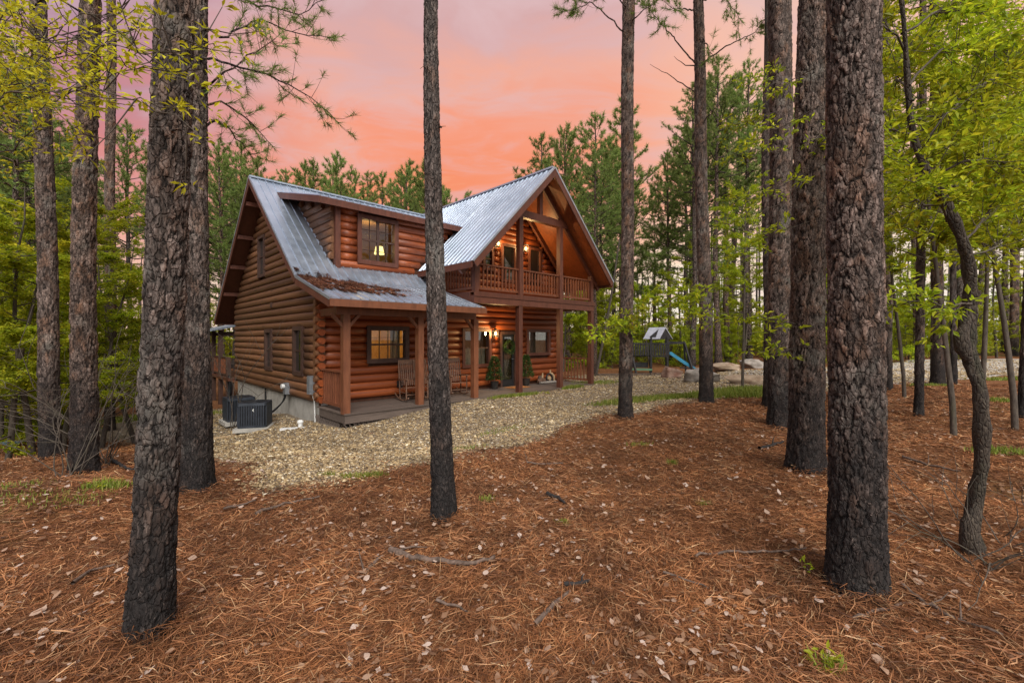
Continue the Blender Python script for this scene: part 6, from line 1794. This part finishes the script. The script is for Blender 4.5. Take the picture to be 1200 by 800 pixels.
def grass():
    rg = np.random.default_rng(64); Pn = []
    def patch(n, px, py, sx, sy, h):
        for _ in range(n):
            p = (px + rg.normal(0, sx), py + rg.normal(0, sy))
            Pn.append((*p, h))
    rows = []
    def world_patch(c, n, ax, bx, ang, h):
        a = rg.uniform(0, 6.28, n); rr = np.sqrt(rg.random(n)) * (.55 + .45 * rg.random(n))
        u, v = rr * np.cos(a) * ax, rr * np.sin(a) * bx
        rows.append((c.x + u * math.cos(ang) - v * math.sin(ang), c.y + u * math.sin(ang) + v * math.cos(ang), np.full(n, h)))
    world_patch(H(5.3, -.42), 1600, 1.3, .22, HANG, .10); world_patch(H(8.3, -.35), 900, .7, .2, HANG, .12)
    world_patch(pg(415, 560), 350, .22, .12, 0, .05); world_patch(pg(440, 558), 260, .18, .1, 0, .05); world_patch(pg(385, 558), 120, .15, .1, 0, .05)
    world_patch(pg(545, 527), 260, .5, .2, .5, .05); world_patch(pg(590, 505), 300, .8, .3, .6, .05)
    world_patch(pg(745, 470), 2600, 2.0, .6, .5, .10); world_patch(pg(860, 461), 5200, 2.0, 1.0, .3, .16); world_patch(pg(800, 466), 2600, 1.6, .5, .3, .12); world_patch(pg(700, 449), 900, 1.3, .7, .4, .08); world_patch(pg(900, 462), 1500, 1.2, .6, .2, .14)
    world_patch(pg(25, 508), 7000, 3.6, 1.3, -.5, .12); world_patch(pg(150, 492), 5000, 3.5, 1.2, .3, .12); world_patch(pg(-60, 515), 2500, 3, 1.2, -.4, .12)
    world_patch(pg(788, 545), 120, .09, .06, 0, .07); world_patch(pg(570, 588), 90, .1, .06, 0, .06); world_patch(pg(660, 615), 80, .08, .05, 0, .05); world_patch(pg(825, 592), 60, .1, .05, 0, .05); world_patch(pg(750, 522), 120, .25, .1, 0, .05)
    world_patch(pg(1180, 445), 900, 2.0, .5, .2, .10); world_patch(pg(1165, 470), 300, .5, .3, 0, .10); world_patch(pg(1170, 530), 400, .5, .25, 0, .07); world_patch(pg(970, 785), 90, .12, .08, 0, .07); world_patch(pg(1090, 452), 500, .9, .3, 0, .08)
    world_patch(pg(60, 585), 260, .8, .4, 0, .05); world_patch(pg(125, 572), 350, .3, .2, 0, .10); world_patch(pg(20, 570), 160, .6, .4, 0, .05)
    x = np.concatenate([r_[0] for r_ in rows]); y = np.concatenate([r_[1] for r_ in rows]); h = np.concatenate([r_[2] for r_ in rows]) * rg.uniform(.4, 1.3, len(x))
    n = len(x); a = rg.uniform(0, 6.28, n); le = rg.uniform(.1, .8, n); w = .0035 + .0006 * np.hypot(x, y)
    b = np.stack([x, y, G(x, y) + .01], 1); tip = b + np.stack([np.cos(a) * h * le, np.sin(a) * h * le, h], 1); s = np.stack([-np.sin(a), np.cos(a), np.zeros(n)], 1) * w[:, None]
    V = np.stack([b - s, b + s, tip], 1).reshape(-1, 3)
    kind(obj('grass', np_mesh('grass', [(V, np.arange(3 * n).reshape(-1, 3), 0)], ['grass_blades'])), 'stuff', 'sparse yellow-green grass in strips along the gravel', 'grass')
grass()
# little green seedlings
def seedling(px, py, n, label, seed, L=.05):
    b = pg(px, py); rg = np.random.default_rng(seed); o = thing('seedling', label, 'plant', b, 0, 'green seedlings on the straw')
    a = rg.uniform(0, 6.28, n); P = np.stack([rg.normal(0, .05, n), rg.normal(0, .04, n), rg.uniform(.02, .09, n)], 1)
    V, F = leaves(P, np.stack([np.cos(a), np.sin(a), rg.uniform(.1, .7, n)], 1), L, L * .4, rg)
    obj('leaf_tuft', np_mesh('leaf_tuft', [(V, F, 0)], ['spring_leaves']), o)['kind'] = 'stuff'
    obj('stem', np_mesh('stem', [(*np_tube(np.array([[0, 0, -.02], [.004, 0, .04], [0, .004, .08]]), [.003, .003, .002], 5), 0, True)], ['grey_bark']), o)
seedling(965, 783, 26, 'green seedling at the bottom edge below the biggest trunk', 1, .06)
seedling(946, 672, 10, 'tiny green seedling at the left foot of the biggest trunk', 2)
seedling(122, 573, 30, 'green seedling in front of the vined pine', 3)
seedling(640, 462, 20, 'green sprout at the porch edge right of the front door', 4, .09)
